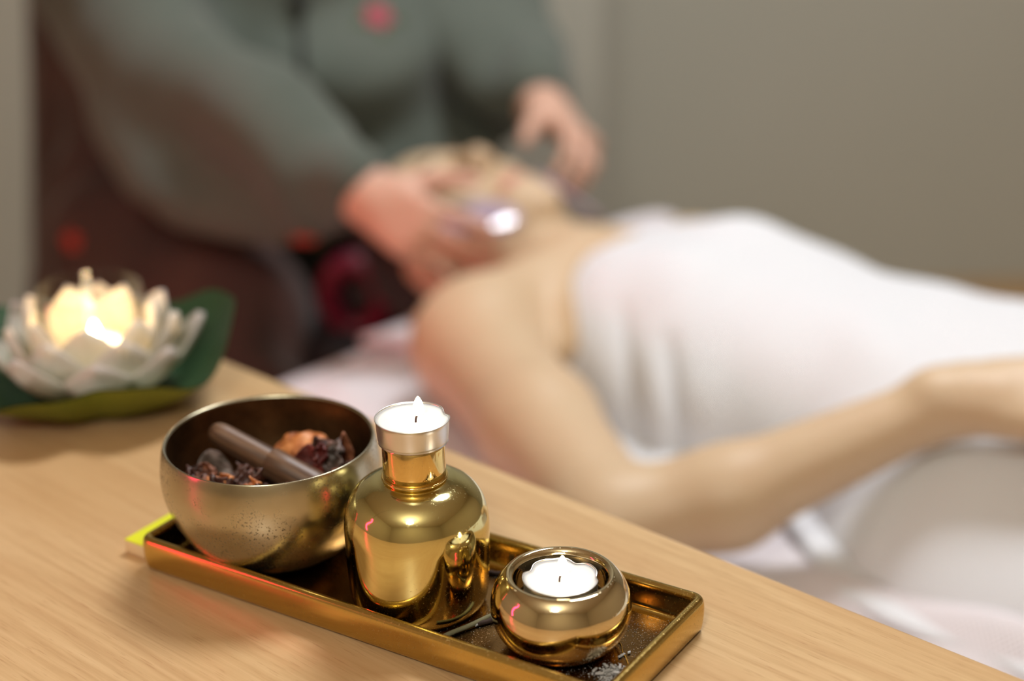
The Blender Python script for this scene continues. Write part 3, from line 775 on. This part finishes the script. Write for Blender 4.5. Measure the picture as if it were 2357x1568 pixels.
# ===================================================================== client
SK1 = np.array(srgb(204, 178, 146)[:3])     # client
SK2 = np.array(srgb(206, 164, 144)[:3])     # therapist
def unit(v): v = np.array(v, float); return v/np.linalg.norm(v)
def add_hand(S, w, D, N, side, curls, thumb=(.55, .35), sc=1., spread=.0, nails=None):
    """w wrist, D along the hand, N palm normal, side=+1 when the thumb is on D x N"""
    D = unit(D); N = unit(np.array(N)-D*(np.dot(N, D))); T = np.cross(D, N)*side
    kn = []
    for i, (off, ln) in enumerate(((.027, .083), (.009, .088), (-.009, .085), (-.025, .077))):
        b = w+D*ln*sc+T*off*sc-N*.002; kn.append(b)
        S.cap(w+T*off*.55*sc, b, .0155*sc, .0118*sc, .012)
    S.cap(w-D*.02, w+D*.02, .024*sc, .021*sc, .015)
    S.ell(w+D*.045*sc+N*.004, np.array([.03, .035, .013])*sc, np.stack([T, D, N], 1), .012)
    lens = (.072, .078, .073, .058)
    for i, b in enumerate(kn):
        c = curls[i] if hasattr(curls[i], '__len__') else (curls[i]*.8, curls[i], curls[i]*.7)
        ang = 0; p = b; sp = spread*(1.5-i); L = lens[i]*sc; r = (.0086, .0088, .0083, .0073)[i]*sc
        base = unit(D+T*sp)
        for k, fr in enumerate((.45, .30, .25)):
            ang += c[k]; dr = base*math.cos(ang)+N*math.sin(ang); qn = p+dr*L*fr
            S.cap(p, qn, r*(1-.09*k), r*(1-.09*(k+1)), .0035); p = qn
        if nails is not None: nails.append((p-N*math.cos(ang)*.004+D*math.sin(ang)*.004, .0075*sc))
    tb_ = w+D*.022*sc+T*.02*sc+N*.004
    a, bnd = thumb
    d1 = unit(D*math.cos(a)+T*math.sin(a)+N*.25); d2 = unit(d1+N*bnd+D*.15); d3 = unit(d2+N*bnd*.6+D*.2)
    p1 = tb_+d1*.038*sc; p2_ = p1+d2*.031*sc; p3 = p2_+d3*.024*sc
    S.cap(tb_, p1, .0145*sc, .0112*sc, .012); S.cap(p1, p2_, .0108*sc, .0098*sc, .004); S.cap(p2_, p3, .0098*sc, .0078*sc, .003)
    if nails is not None: nails.append((p3, .008*sc))
    return kn

def add_head(S, c, A, N, sc=1.):
    """A towards the crown, N the way the face looks"""
    A = unit(A); N = unit(np.array(N)-A*np.dot(N, A)); T = np.cross(A, N); R = np.stack([T, A, N], 1)
    P = lambda t, a, n: c+(T*t+A*a+N*n)*sc
    e = lambda p, r, k=.02, sub=False: S.ell(P(*p), np.array(r)*sc, R, k, sub)
    e((0, .028, -.012), (.074, .088, .094)); e((0, .03, .045), (.058, .058, .040), .02)      # skull, brow
    e((0, -.045, .030), (.056, .068, .056), .02); e((0, -.085, .050), (.034, .030, .036), .02)
    for s in (1, -1):
        e((s*.036, -.030, .060), (.024, .022, .020), .015)          # cheek bone
        e((s*.045, -.070, .020), (.018, .030, .03), .02)            # jaw
        S.cap(P(s*.012, .022, .084), P(s*.046, .020, .070), .007*sc, .006*sc, .01)   # brow ridge
        e((s*.033, .002, .089), (.015, .011, .014), .010, True)     # socket
        e((s*.032, .001, .0735), (.0135, .0115, .0125), .003)       # closed lid
        e((s*.076, -.012, -.006), (.008, .032, .019), .006)         # ear
        e((s*.083, -.008, -.001), (.005, .020, .009), .003, True)
        S.cap(P(s*.008, -.035, .098), P(s*.013, -.036, .090), .0068*sc, .006*sc, .005)   # nostril wing
    S.cap(P(0, .012, .082), P(0, -.028, .104), .0065*sc, .0095*sc, .009)     # nose
    e((0, -.108, .066), (.018, .013, .014), .015)                   # chin
    S.cap(P(-.018, -.066, .078), P(.018, -.066, .078), .0055*sc, .0055*sc, .006)   # lips
    S.cap(P(0, -.064, .086), P(0, -.064, .0861), .0058*sc, .0058*sc, .008)
    S.cap(P(-.015, -.077, .080), P(.015, -.077, .080), .0062*sc, .0062*sc, .006)
    S.cap(P(-.022, -.0712, .0865), P(.022, -.0712, .0865), .0016*sc, .0016*sc, .0015, True)
    return P, T, A, N

def client():
    S = SDF((-.36, -.33, -.12), (1.66, .42, .28), .0036)
    # torso
    S.ell((.09, .012, .066), (.150, .142, .064)); S.ell((.30, 0, .060), (.20, .120, .060)); S.ell((.50, 0, .062), (.15, .128, .060), k=.03)
    for s in (1, -1):
        S.cap((.0, s*.05, .085 if s > 0 else .070), (.005, s*.15, .078 if s > 0 else .050), .042 if s > 0 else .038, .048 if s > 0 else .040)
        S.ell((.16, s*.066, .086), (.050, .050, .040), k=.03)
        S.cap((.0, s*.03, .118 if s > 0 else .106), (.012, s*.15, .108 if s > 0 else .080), .010, .009, .018)       # collar bone
        S.cap((.56, s*.070, .066), (1.0, s*.085, .058), .062, .048, .03)
        S.cap((1.0, s*.085, .058), (1.40, s*.085, .045), .048, .034, .03)
        S.cap((1.40, s*.085, .045), (1.42, s*.10, .14), .032, .020, .02)
    # neck
    S.cap((.045, 0, .075), (-.10, .012, .075), .054, .050, .03)
    S.cap((.035, .0, .105), (-.075, .035, .110), .016, .014, .03); S.cap((.035, 0, .10), (-.10, -.045, .10), .014, .014, .03)
    # near arm, resting hand on the hip
    sh = (.005, .185, .068)
    S.ell(sh, (.060, .058, .058), k=.03); S.cap((.02, .195, .062), (.17, .275, .058), .056, .052, .03); S.cap((.17, .275, .058), (.316, .352, .048), .052, .042, .02)
    S.cap((.316, .352, .046), (.385, .292, .068), .040, .040, .02); S.cap((.385, .292, .068), (.497, .184, .140), .039, .0250, .02)
    S.cap((.497, .184, .140), (.517, .172, .147), .0245, .024, .015)
    S.ell((.500, .190, .160), (.012, .010, .008), k=.012)     # wrist bone
    nl = []
    add_hand(S, np.array([.522, .170, .152]), (1, -.30, .16), (-.05, -.55, -.8), -1, (.22, .28, .32, .38), (.45, .2), 1.0, .10, nl)
    # far arm
    S.ell((.010, -.160, .048), (.050, .050, .046), k=.03); S.cap((.02, -.168, .046), (.31, -.195, .030), .044, .034, .03)
    S.cap((.31, -.195, .030), (.51, -.215, .028), .034, .025, .02)
    add_hand(S, np.array([.525, -.215, .027]), (1, .05, -.02), (0, .1, -1), 1, (.2, .22, .24, .26), (.45, .2), 1., .03, nl)
    P, T, A, N = add_head(S, np.array([-.170, .018, .088]), (-1, .16, .04), (0, .13, 1), 1.03)
    V, F = S.mesh(2)
    col = np.tile(SK1, (len(V), 1))
    def paint(c, r, color, soft=.6, amt=1.):
        d = np.linalg.norm((V-c), axis=1)/r; f = np.clip((1-d)/soft, 0, 1)*amt
        col[:] = col*(1-f[:, None])+np.array(color[:3])*f[:, None]
    for t in np.linspace(-.018, .018, 5): paint(P(t, -.071, .085), .011, srgb(196, 116, 108), .5, .7)
    for c, r in nl: paint(c, r, srgb(232, 190, 178), .4, .7)
    W = toW(V); F = F[:, ::-1]
    t = fast_obj('person', W, F, m_skin, None, col)
    tag(t, 'person lying face up on the bed, wrapped in a white towel, hand on hip', 'person')
    # eyebrows, lashes, hair
    for s in (1, -1):
        pts = [P(s*.014, .021, .0925), P(s*.026, .026, .089), P(s*.038, .025, .082), P(s*.048, .019, .073)]
        b = bedobj(bm_obj('eyebrow', tube_bm(catmull(pts, 4), [.0022]*12+[.0010], 8), m_brow)); b.parent = t
        pts = [P(s*.019, -.006, .083), P(s*.027, -.0095, .0855), P(s*.036, -.0095, .084), P(s*.044, -.005, .077)]
        b = bedobj(bm_obj('eyelashes', tube_bm(catmull(pts, 4), .0011, 8), m_brow)); b.parent = t
    H = SDF((-.40, -.15, -.16), (-.02, .19, .23), .0036)
    R = np.stack([T, A, N], 1)
    H.ell(P(0, .040, -.020), np.array([.080, .090, .090]), R); 
    H.cap(P(.03, .11, -.06), P(-.01, .15, -.12), .035, .02, .03); H.cap(P(-.05, .06, -.08), P(-.03, .12, -.14), .030, .02, .03)
    H.ell(P(0, -.035, .105), np.array([.085, .115, .095]), R, .012, True)
    for s in (1, -1): H.ell(P(s*.085, -.035, -.005), np.array([.03, .055, .035]), R, .010, True)
    V2, F2 = H.mesh(2)
    nz_ = .0025*np.sin(V2[:, 1]*400+V2[:, 0]*60)
    V2 = V2+nz_[:, None]*unit((.2, .1, .5))
    h = fast_obj('hair', toW(V2), F2[:, ::-1], m_hair, t)
    return t, V
cl_obj, cl_V = client()

# the towel wrapped round the client: a loft over the body with creases
def towel():
    nu, nt = 260, 220
    us = np.linspace(.045, 1.30, nu); ts = np.linspace(0, 1, nt)
    Ug, Tg = np.meshgrid(us, ts, indexing='ij')
    hw = np.interp(us, [.04, .10, .20, .32, .42, .52, .65, .9, 1.3], [.160, .168, .166, .154, .160, .176, .176, .165, .15])
    hh = np.interp(us, [.04, .08, .14, .20, .28, .36, .44, .52, .65, .9, 1.3], [.122, .138, .147, .147, .138, .141, .143, .136, .128, .115, .10])
    from math import pi
    k = np.array([.25, .5, .25])
    for _ in range(6):
        hw[1:-1] = np.convolve(hw, k, 'valid'); hh[1:-1] = np.convolve(hh, k, 'valid')
    ang = -.10+(pi+.20)*Tg                    # 0 = table side, pi = far side
    cx = np.cos(ang); sx = np.sin(ang)
    v = np.sign(cx)*np.abs(cx)**.80*hw[:, None]; w = np.sign(sx)*np.abs(sx)**.72*hh[:, None]
    # breasts
    for s in (1, -1):
        b = np.exp(-((Ug-.145)/.065)**2-((v-s*.072)/.055)**2); w = w+.012*b*(sx > 0)
    # skirts of the towel spread on the bed at both sides
    low = np.clip((-sx)/.10, 0, 1); v = v+np.sign(cx)*low*.030
    w = np.maximum(w, .010+0*w)-.004*low
    flare = np.clip((Ug-.36)/.12, 0, 1)*np.clip(cx, 0, 1)*(1-np.clip(sx, 0, 1))**1.2*np.clip(1-(Ug-.9)/.4, 0, 1)
    v = v+.075*flare
    # slant of the top edge: lower over the breast bone, up in the armpits
    edge = np.clip(1-(Ug-.045)/.20, 0, 1)
    ush = .010*np.cos(ang*2)+.055*np.clip(cx, 0, 1)**2*1.0+.02*np.clip(-cx, 0, 1)**2
    U2 = Ug+edge*ush
    # creases
    def crease(u0, t0, u1, t1, wd, dp):
        du, dt = u1-u0, (t1-t0)*.45; L2 = du*du+dt*dt
        q = np.clip(((Ug-u0)*du+(Tg-t0)*.45*dt)/L2, 0, 1); dd = np.hypot(Ug-u0-q*du, (Tg-t0)*.45-q*dt)
        return dp*np.exp(-(dd/wd)**2)*np.sin(pi*np.clip(q*.92+.04, 0, 1))**.4
    cr = -crease(.245, .02, .20, .22, .012, .010)+crease(.225, .02, .175, .22, .016, .006)-crease(.16, .05, .13, .26, .011, .006)+crease(.28, .0, .25, .2, .02, .005)
    cr += crease(.30, .45, .46, .30, .03, .004)-crease(.34, .62, .40, .40, .02, .005)+.0015*np.sin(Ug*60+Tg*9)
    rad = np.stack([0*v, v/.17, w/.17], -1); rad /= np.linalg.norm(rad, axis=-1, keepdims=True)+1e-9
    P = np.stack([U2, v, w], -1)+rad*cr[..., None]
    arc = np.cumsum(np.concatenate([np.zeros((nu, 1)), np.linalg.norm(np.diff(P, axis=1), axis=-1)], 1), 1)
    o = sheet_obj('bath_towel', P, m_towel, .007, None, np.stack([Ug, arc], -1), -1)
    bedobj(o); tag(o, 'big white bath towel wrapped round the lying client from chest to legs', 'towel')
towel()

# ================================================================== therapist
def therapist():
    S = SDF((-.90, -.52, -.52), (.06, .42, .86), .0033)
    # body (mostly under the clothes)
    S.cap((-.66, -.04, -.06), (-.60, -.05, .28), .13, .13, .05); S.cap((-.60, .08, .34), (-.60, -.18, .34), .07, .07, .05)
    S.cap((-.59, -.05, .36), (-.545, -.05, .49), .052, .048, .03)
    wn = np.array([-.165, .165, .178]); en = np.array([-.43, .19, .215]); wf = np.array([-.190, -.142, .197]); ef = np.array([-.39, -.235, .255])
    S.cap((-.59, .13, .34), en, .045, .034, .02); S.cap(en, wn, .034, .026, .015)
    S.cap((-.59, -.22, .34), ef, .045, .034, .02); S.cap(ef, wf, .034, .026, .015)
    for s, y in ((1, .10), (-1, -.2)):
        S.cap((-.66, y*.8, -.10), (-.34, y*1.9, -.14), .085, .06, .03); S.cap((-.34, y*1.9, -.14), (-.42, y*1.9, -.47), .055, .035, .03)
        S.cap((-.42, y*1.9, -.485), (-.28, y*1.9, -.495), .03, .022, .02)
    P, T, A, N = add_head(S, np.array([-.50, -.05, .60]), (.30, 0, 1), (1, .1, -.42), 1.)
    # hands: table-side hand closes on the stone on the cheek, far hand curls over the other jaw
    nl = []
    add_hand(S, wn, (.92, -.04, -.30), (.12, -.85, -.55), -1, ((.35, .45, .4), (.5, .55, .45), (.6, .6, .45), (.7, .55, .4)), (.75, .15), .95, .15, nl)
    add_hand(S, wf, (.93, .30, -.22), (.05, .65, -.9), 1, ((.4, .7, .4), (.5, .75, .45), (.6, .75, .45), (.7, .7, .4)), (.75, .15), .95, .14, nl)
    V, F = S.mesh(2); col = np.tile(SK2, (len(V), 1))
    def paint(c, r, color, soft=.6, amt=1.):
        d = np.linalg.norm((V-c), axis=1)/r; f = np.clip((1-d)/soft, 0, 1)*amt; col[:] = col*(1-f[:, None])+np.array(color[:3])*f[:, None]
    for t in np.linspace(-.018, .018, 5): paint(P(t, -.071, .085), .011, srgb(190, 100, 96), .5, .8)
    for c, r in nl: paint(c, r, srgb(226, 176, 164), .4, .7)
    body = fast_obj('person', toW(V), F[:, ::-1], m_skin, None, col)
    tag(body, 'person in a grey-green tunic massaging the client\'s face with purple stones', 'person')
    for s in (1, -1):
        pts = [P(s*.014, .021, .0925), P(s*.026, .026, .089), P(s*.038, .025, .082), P(s*.048, .019, .073)]
        b = bedobj(bm_obj('eyebrow', tube_bm(catmull(pts, 4), [.0022]*12+[.0010], 8), m_hair)); b.parent = body
    R = np.stack([T, A, N], 1)
    H = SDF((-.74, -.24, .36), (-.30, .14, .86), .005)
    H.ell(P(0, .036, -.020), np.array([.084, .095, .100]), R); H.ell(P(0, .06, -.12), np.array([.04, .04, .035]), R)
    H.ell(P(0, -.040, .105), np.array([.085, .115, .100]), R, .012, True)
    H.cap(P(0, -.15, -.02), P(0, -.06, .02), .07, .05, .02, True)
    V2, F2 = H.mesh(2); fast_obj('hair', toW(V2), F2[:, ::-1], m_hair, body)
    # tunic with wide drooping sleeves
    G = SDF((-.90, -.50, -.22), (-.10, .40, .50), .0045)
    G.cap((-.66, -.04, -.10), (-.60, -.05, .30), .185, .165, .06); G.cap((-.60, .11, .345), (-.60, -.21, .345), .085, .085, .06)
    G.cap((-.55, .0, .18), (-.53, -.10, .02), .13, .13, .06)
    G.cap((-.58, -.07, .30), (-.44, -.11, .10), .17, .13, .05)
    G.cap((-.59, .15, .35), (-.455, .185, .235), .088, .082, .04)
    G.cap((-.455, .185, .235), (-.190, .165, .186), .080, .044, .03)
    G.cap((-.41, .205, .20), (-.385, .215, .145), .062, .026, .03)
    G.cap((-.385, .215, .145), (-.215, .172, .160), .022, .026, .03)
    G.cap((-.59, -.22, .35), (-.40, -.235, .265), .085, .072, .04)
    G.cap((-.40, -.235, .265), (-.225, -.165, .210), .068, .042, .03)
    G.cap((-.38, -.24, .22), (-.35, -.22, .165), .05, .03, .03)
    # neck opening
    G.cap((-.57, -.05, .40), (-.50, -.05, .52), .060, .10, .015, True)
    V3, F3 = G.mesh(3)
    f = .0035*np.sin(V3[:, 0]*40+V3[:, 2]*22+2*np.sin(V3[:, 1]*10))+.0016*np.sin(V3[:, 2]*70-V3[:, 0]*36+V3[:, 1]*25)
    sleeve = np.clip((V3[:, 0]+.50)/.1, 0, 1)
    g2 = .018*np.sin((V3[:, 0]*.5+V3[:, 2]*1.0)*46+V3[:, 1]*12)*sleeve*np.clip((-.22-V3[:, 0])/.05, 0, 1)
    cuff = np.clip(1-np.abs(V3[:, 0]+.25)/.02, 0, 1)
    # outward direction: away from a rough centre line
    fn = np.cross(V3[F3[:, 1]]-V3[F3[:, 0]], V3[F3[:, 2]]-V3[F3[:, 0]]); VN = np.zeros_like(V3)
    for k in range(4): np.add.at(VN, F3[:, k], fn)
    VN /= np.linalg.norm(VN, axis=1, keepdims=True)+1e-12
    V3 = V3+VN*(f+g2+.010*sleeve*np.clip((-.20-V3[:, 0])/.03, 0, 1))[:, None]
    tun = fast_obj('tunic', toW(V3), F3[:, ::-1], m_tunic, body)
    # dark skirt and side panel
    K = SDF((-.92, -.52, -.50), (-.10, .42, .36), .0055)
    K.cap((-.70, .02, -.16), (-.67, .03, .30), .19, .15, .05)
    K.cap((-.64, .13, -.08), (-.34, .215, -.13), .12, .085, .05); K.cap((-.64, -.2, -.08), (-.30, -.38, -.13), .11, .085, .05)
    K.cap((-.60, .16, .04), (-.40, .15, -.02), .10, .08, .05)
    K.cap((-.34, .20, -.13), (-.40, .19, -.42), .085, .10, .04); K.cap((-.30, -.38, -.13), (-.40, -.38, -.42), .085, .10, .04)
    K.cap((-.55, 0, -.10), (-.36, 0, -.14), .10, .08, .06)
    V4, F4 = K.mesh(3)
    fn = np.cross(V4[F4[:, 1]]-V4[F4[:, 0]], V4[F4[:, 2]]-V4[F4[:, 0]]); VN = np.zeros_like(V4)
    for k in range(4): np.add.at(VN, F4[:, k], fn)
    VN /= np.linalg.norm(VN, axis=1, keepdims=True)+1e-12
    V4 = V4+VN*(.006*np.sin(V4[:, 0]*60+V4[:, 1]*70+np.sin(V4[:, 2]*12)))[:, None]
    sk = fast_obj('skirt', toW(V4), F4[:, ::-1], m_skirt, body)
    # decorations laid on the cloth
    from mathutils.bvhtree import BVHTree
    tr = BVHTree.FromPolygons([tuple(v) for v in toW(V3)], [tuple(x) for x in F3[:, ::-1]])
    tk = BVHTree.FromPolygons([tuple(v) for v in toW(V4)], [tuple(x) for x in F4[:, ::-1]])
    def on(tree, px, side=None):
        o = Vector((0, 0, CAMZ)); return tree.ray_cast(o, (Vector(px)-o).normalized())[:2]
    def flower(tree, target, r, mat, npet=5, leaves=3, nm='embroidered_flower'):
        p, n = on(tree, target)
        if p is None: return
        z = n.normalized(); x = z.cross(Vector((.3, .2, 1))).normalized(); y = z.cross(x)
        bm = bmesh.new()
        for i in range(npet):
            a = 2*PI*i/npet; c = p+(x*math.cos(a)+y*math.sin(a))*r*.55+z*.001
            mt = Matrix.Translation(c) @ Matrix((x, y, z)).transposed().to_4x4() @ Matrix.Rotation(a, 4, 'Z') @ Matrix.Diagonal((r*.52, r*.36, r*.14, 1))
            bmesh.ops.create_icosphere(bm, subdivisions=2, radius=1, matrix=mt)
        bmesh.ops.create_icosphere(bm, subdivisions=2, radius=r*.22, matrix=Matrix.Translation(p+z*.002))
        o = bm_obj(nm, bm, mat, tun if tree is tr else sk)
        if leaves:
            bm = bmesh.new()
            for i in range(leaves):
                a = 2*PI*i/leaves+.7; c = p+(x*math.cos(a)+y*math.sin(a))*r*1.35
                mt = Matrix.Translation(c) @ Matrix((x, y, z)).transposed().to_4x4() @ Matrix.Rotation(a, 4, 'Z') @ Matrix.Diagonal((r*.6, r*.25, r*.1, 1))
                bmesh.ops.create_icosphere(bm, subdivisions=2, radius=1, matrix=mt)
            bm_obj('embroidered_leaf', bm, m_leafthread, tun if tree is tr else sk)
    flower(tr, C3(-.405, -.09, .285), .017, m_rose, 6, 5)
    flower(tk, C3(-.665, .149, .291), .017, m_red, 5, 3)
    flower(tk, C3(-.56, .26, .065), .012, m_red, 5, 0)
    flower(tr, C3(-.28, .150, .100), .014, m_red, 5, 3)
    # front fastening: a dark placket and cord buttons
    pts = []
    for w in np.linspace(.34, .10, 16):
        p, n = on(tr, C3(-.50, -.05, w))
        if p is not None and (not pts or (p-pts[-1]).length < .1): pts.append(p+n*.0015)
    if len(pts) > 2: bm_obj('placket_cord', tube_bm(pts, .0045, 10), m_trim, tun)
    for w in (.30,):
        p, n = on(tr, C3(-.50, -.05, w))
        if p is not None:
            bm = bmesh.new(); bmesh.ops.create_uvsphere(bm, u_segments=20, v_segments=12, radius=.012, matrix=Matrix.Translation(p+n*.004)); bm_obj('knot_button', bm, m_trim, tun)
    # stool under the therapist
    s = empty('stool', tuple(C3(-.72, -.04, -.52)), 0, 'low stool with black round seat under the therapist', 'stool')
    bm_obj('seat', lathe_bm([(0, .29), (.15, .29), (.17, .30), (.17, .33), (.15, .345), (0, .345)], 48, 0), m_black, s)
    bm_obj('column', lathe_bm([(0, .03), (.025, .03), (.025, .29), (0, .29)], 24, 0), m_alu, s)
    for i in range(5):
        a = 2*PI*i/5; bm_obj('leg', tube_bm([(0, 0, .05), (.22*math.cos(a), .22*math.sin(a), .02)], [.018, .012], 12), m_black, s)
    return body
therapist()

# gua sha stones
def stone(c, X, Y, label, Lx=.043, Ly=.026, side=1):
    X = unit(X); Y = unit(np.array(Y)-X*np.dot(X, Y)); Z = np.cross(X, Y); n, m = 72, 12; V = []; F = []
    def outl(a):      # leaf-like outline with one waist
        r = 1+.13*math.cos(a-.2)-.16*math.exp(-((a-PI*1.55)/.45)**2)+.08*math.cos(2*a)
        return Lx*r*math.cos(a), Ly*r*math.sin(a)
    for j in range(m+1):
        b = PI*j/m; k = math.sin(b)**.45 if 0 < j < m else 0; h = .0038*math.cos(b)
        for i in range(n):
            x, y = outl(2*PI*i/n); V.append(c+X*x*k+Y*y*k+Z*h)
    for j in range(m):
        for i in range(n): F.append((j*n+i, j*n+(i+1) % n, (j+1)*n+(i+1) % n, (j+1)*n+i))
    o = bedobj(mesh_obj('gua_sha_stone', V, F, m_stone)); bm = bmesh.new(); bm.from_mesh(o.data); bmesh.ops.remove_doubles(bm, verts=bm.verts, dist=1e-5); bmesh.ops.recalc_face_normals(bm, faces=bm.faces); bm.to_mesh(o.data); bm.free()
    o.data.polygons.foreach_set('use_smooth', [True]*len(o.data.polygons))
    tag(o, label, 'massage stone', 'purple massage stones')
stone(np.array([-.066, .112, .158]), (.05, -.058, .0), (-.025, -.035, .024), 'polished purple massage stone pressed on the client\'s cheek nearest the table')
stone(np.array([-.082, -.050, .143]), (.057, -.031, -.041), (.63, .72, .30), 'pale edge of the massage stone held at the far side of the client\'s jaw', .042, .022)

# ==================================================================== lighting
def area(name, loc, target, size, power, col, shape='DISK', size_y=None):
    l = bpy.data.lights.new(name, 'AREA'); l.shape = shape; l.size = size; l.energy = power; l.color = col
    if size_y: l.size_y = size_y
    o = bpy.data.objects.new(name, l); COL.objects.link(o); o.location = loc
    o.rotation_euler = (Vector(target)-Vector(loc)).to_track_quat('-Z', 'Y').to_euler(); return o
area('ceiling_light', (.45, 1.75, 2.5), (.35, 1.4, 0), .55, 35, (.96, .98, 1))
pl = bpy.data.lights.new('pendant_light', 'POINT'); pl.shadow_soft_size = .14; pl.energy = 50; pl.color = (1, .985, .88)
po = bpy.data.objects.new('pendant_light', pl); COL.objects.link(po); po.location = (-.3, -.6, 2.15)
cl = bpy.data.lights.new('candle_glow', 'POINT'); cl.shadow_soft_size = .004; cl.energy = .30; cl.color = (1, .66, .34)
co_ = bpy.data.objects.new('candle_glow', cl); COL.objects.link(co_); co_.location = (float(LT[0])+.0005, float(LT[1])+.002, TOP+.056)
# red rope light on the left, outside the frame, seen only as a reflection
rl = empty('red_rope_light', (-.95, .62, 0), 0, 'glowing red rope light hanging at the left, seen as a reflection in the gold bottle', 'lamp')
bm_obj('light_tube', tube_bm([(.02*math.sin(s*5), .05*math.sin(s*6), .80+.42*s) for s in np.linspace(0, 1, 30)], .020, 12), m_led, rl)
bm_obj('cord', tube_bm([(.02*math.sin(5), .05*math.sin(6), 1.18), (.0, .0, 1.5), (0, 0, 2.55)], .003, 8), m_black, rl)
rg = area('red_glow', (-1.05, 1.05, .66), (-.06, 1.72, .62), .3, .55, (1, .07, .10)); rg.data.spread = rr(75)

w = bpy.data.worlds.new('World'); scn.world = w; w.use_nodes = True
w.node_tree.nodes['Background'].inputs[0].default_value = (.9, .85, .8, 1); w.node_tree.nodes['Background'].inputs[1].default_value = .15

# ====================================================================== camera
cam = bpy.data.cameras.new('camera'); co = bpy.data.objects.new('camera', cam); COL.objects.link(co); scn.camera = co
cam.sensor_width = 36; cam.lens = 4000/2357*36; cam.clip_start = .02
PITCH, ROLL = .3927, -.0199
Fw = Vector((0, math.cos(PITCH), -math.sin(PITCH))); Up = Vector((0, math.sin(PITCH), math.cos(PITCH))); Rt = Vector((1, 0, 0))
X = Rt*math.cos(ROLL)+Up*math.sin(ROLL); Y = Up*math.cos(ROLL)-Rt*math.sin(ROLL)
mt = Matrix((X, Y, -Fw)).transposed().to_4x4(); mt.translation = (0, 0, CAMZ); co.matrix_world = mt
cam.dof.use_dof = True; cam.dof.focus_distance = .885; cam.dof.aperture_fstop = 61.1/1000/.0245; cam.dof.aperture_blades = 0

scn.view_settings.view_transform = 'Standard'; scn.view_settings.look = 'None'; scn.view_settings.gamma = 1; scn.view_settings.exposure = 0.0
scn.cycles.use_denoising = True; scn.cycles.max_bounces = 10; scn.cycles.transparent_max_bounces = 12
scn.cycles.caustics_reflective = False; scn.cycles.caustics_refractive = False; scn.cycles.sample_clamp_indirect = 3.0
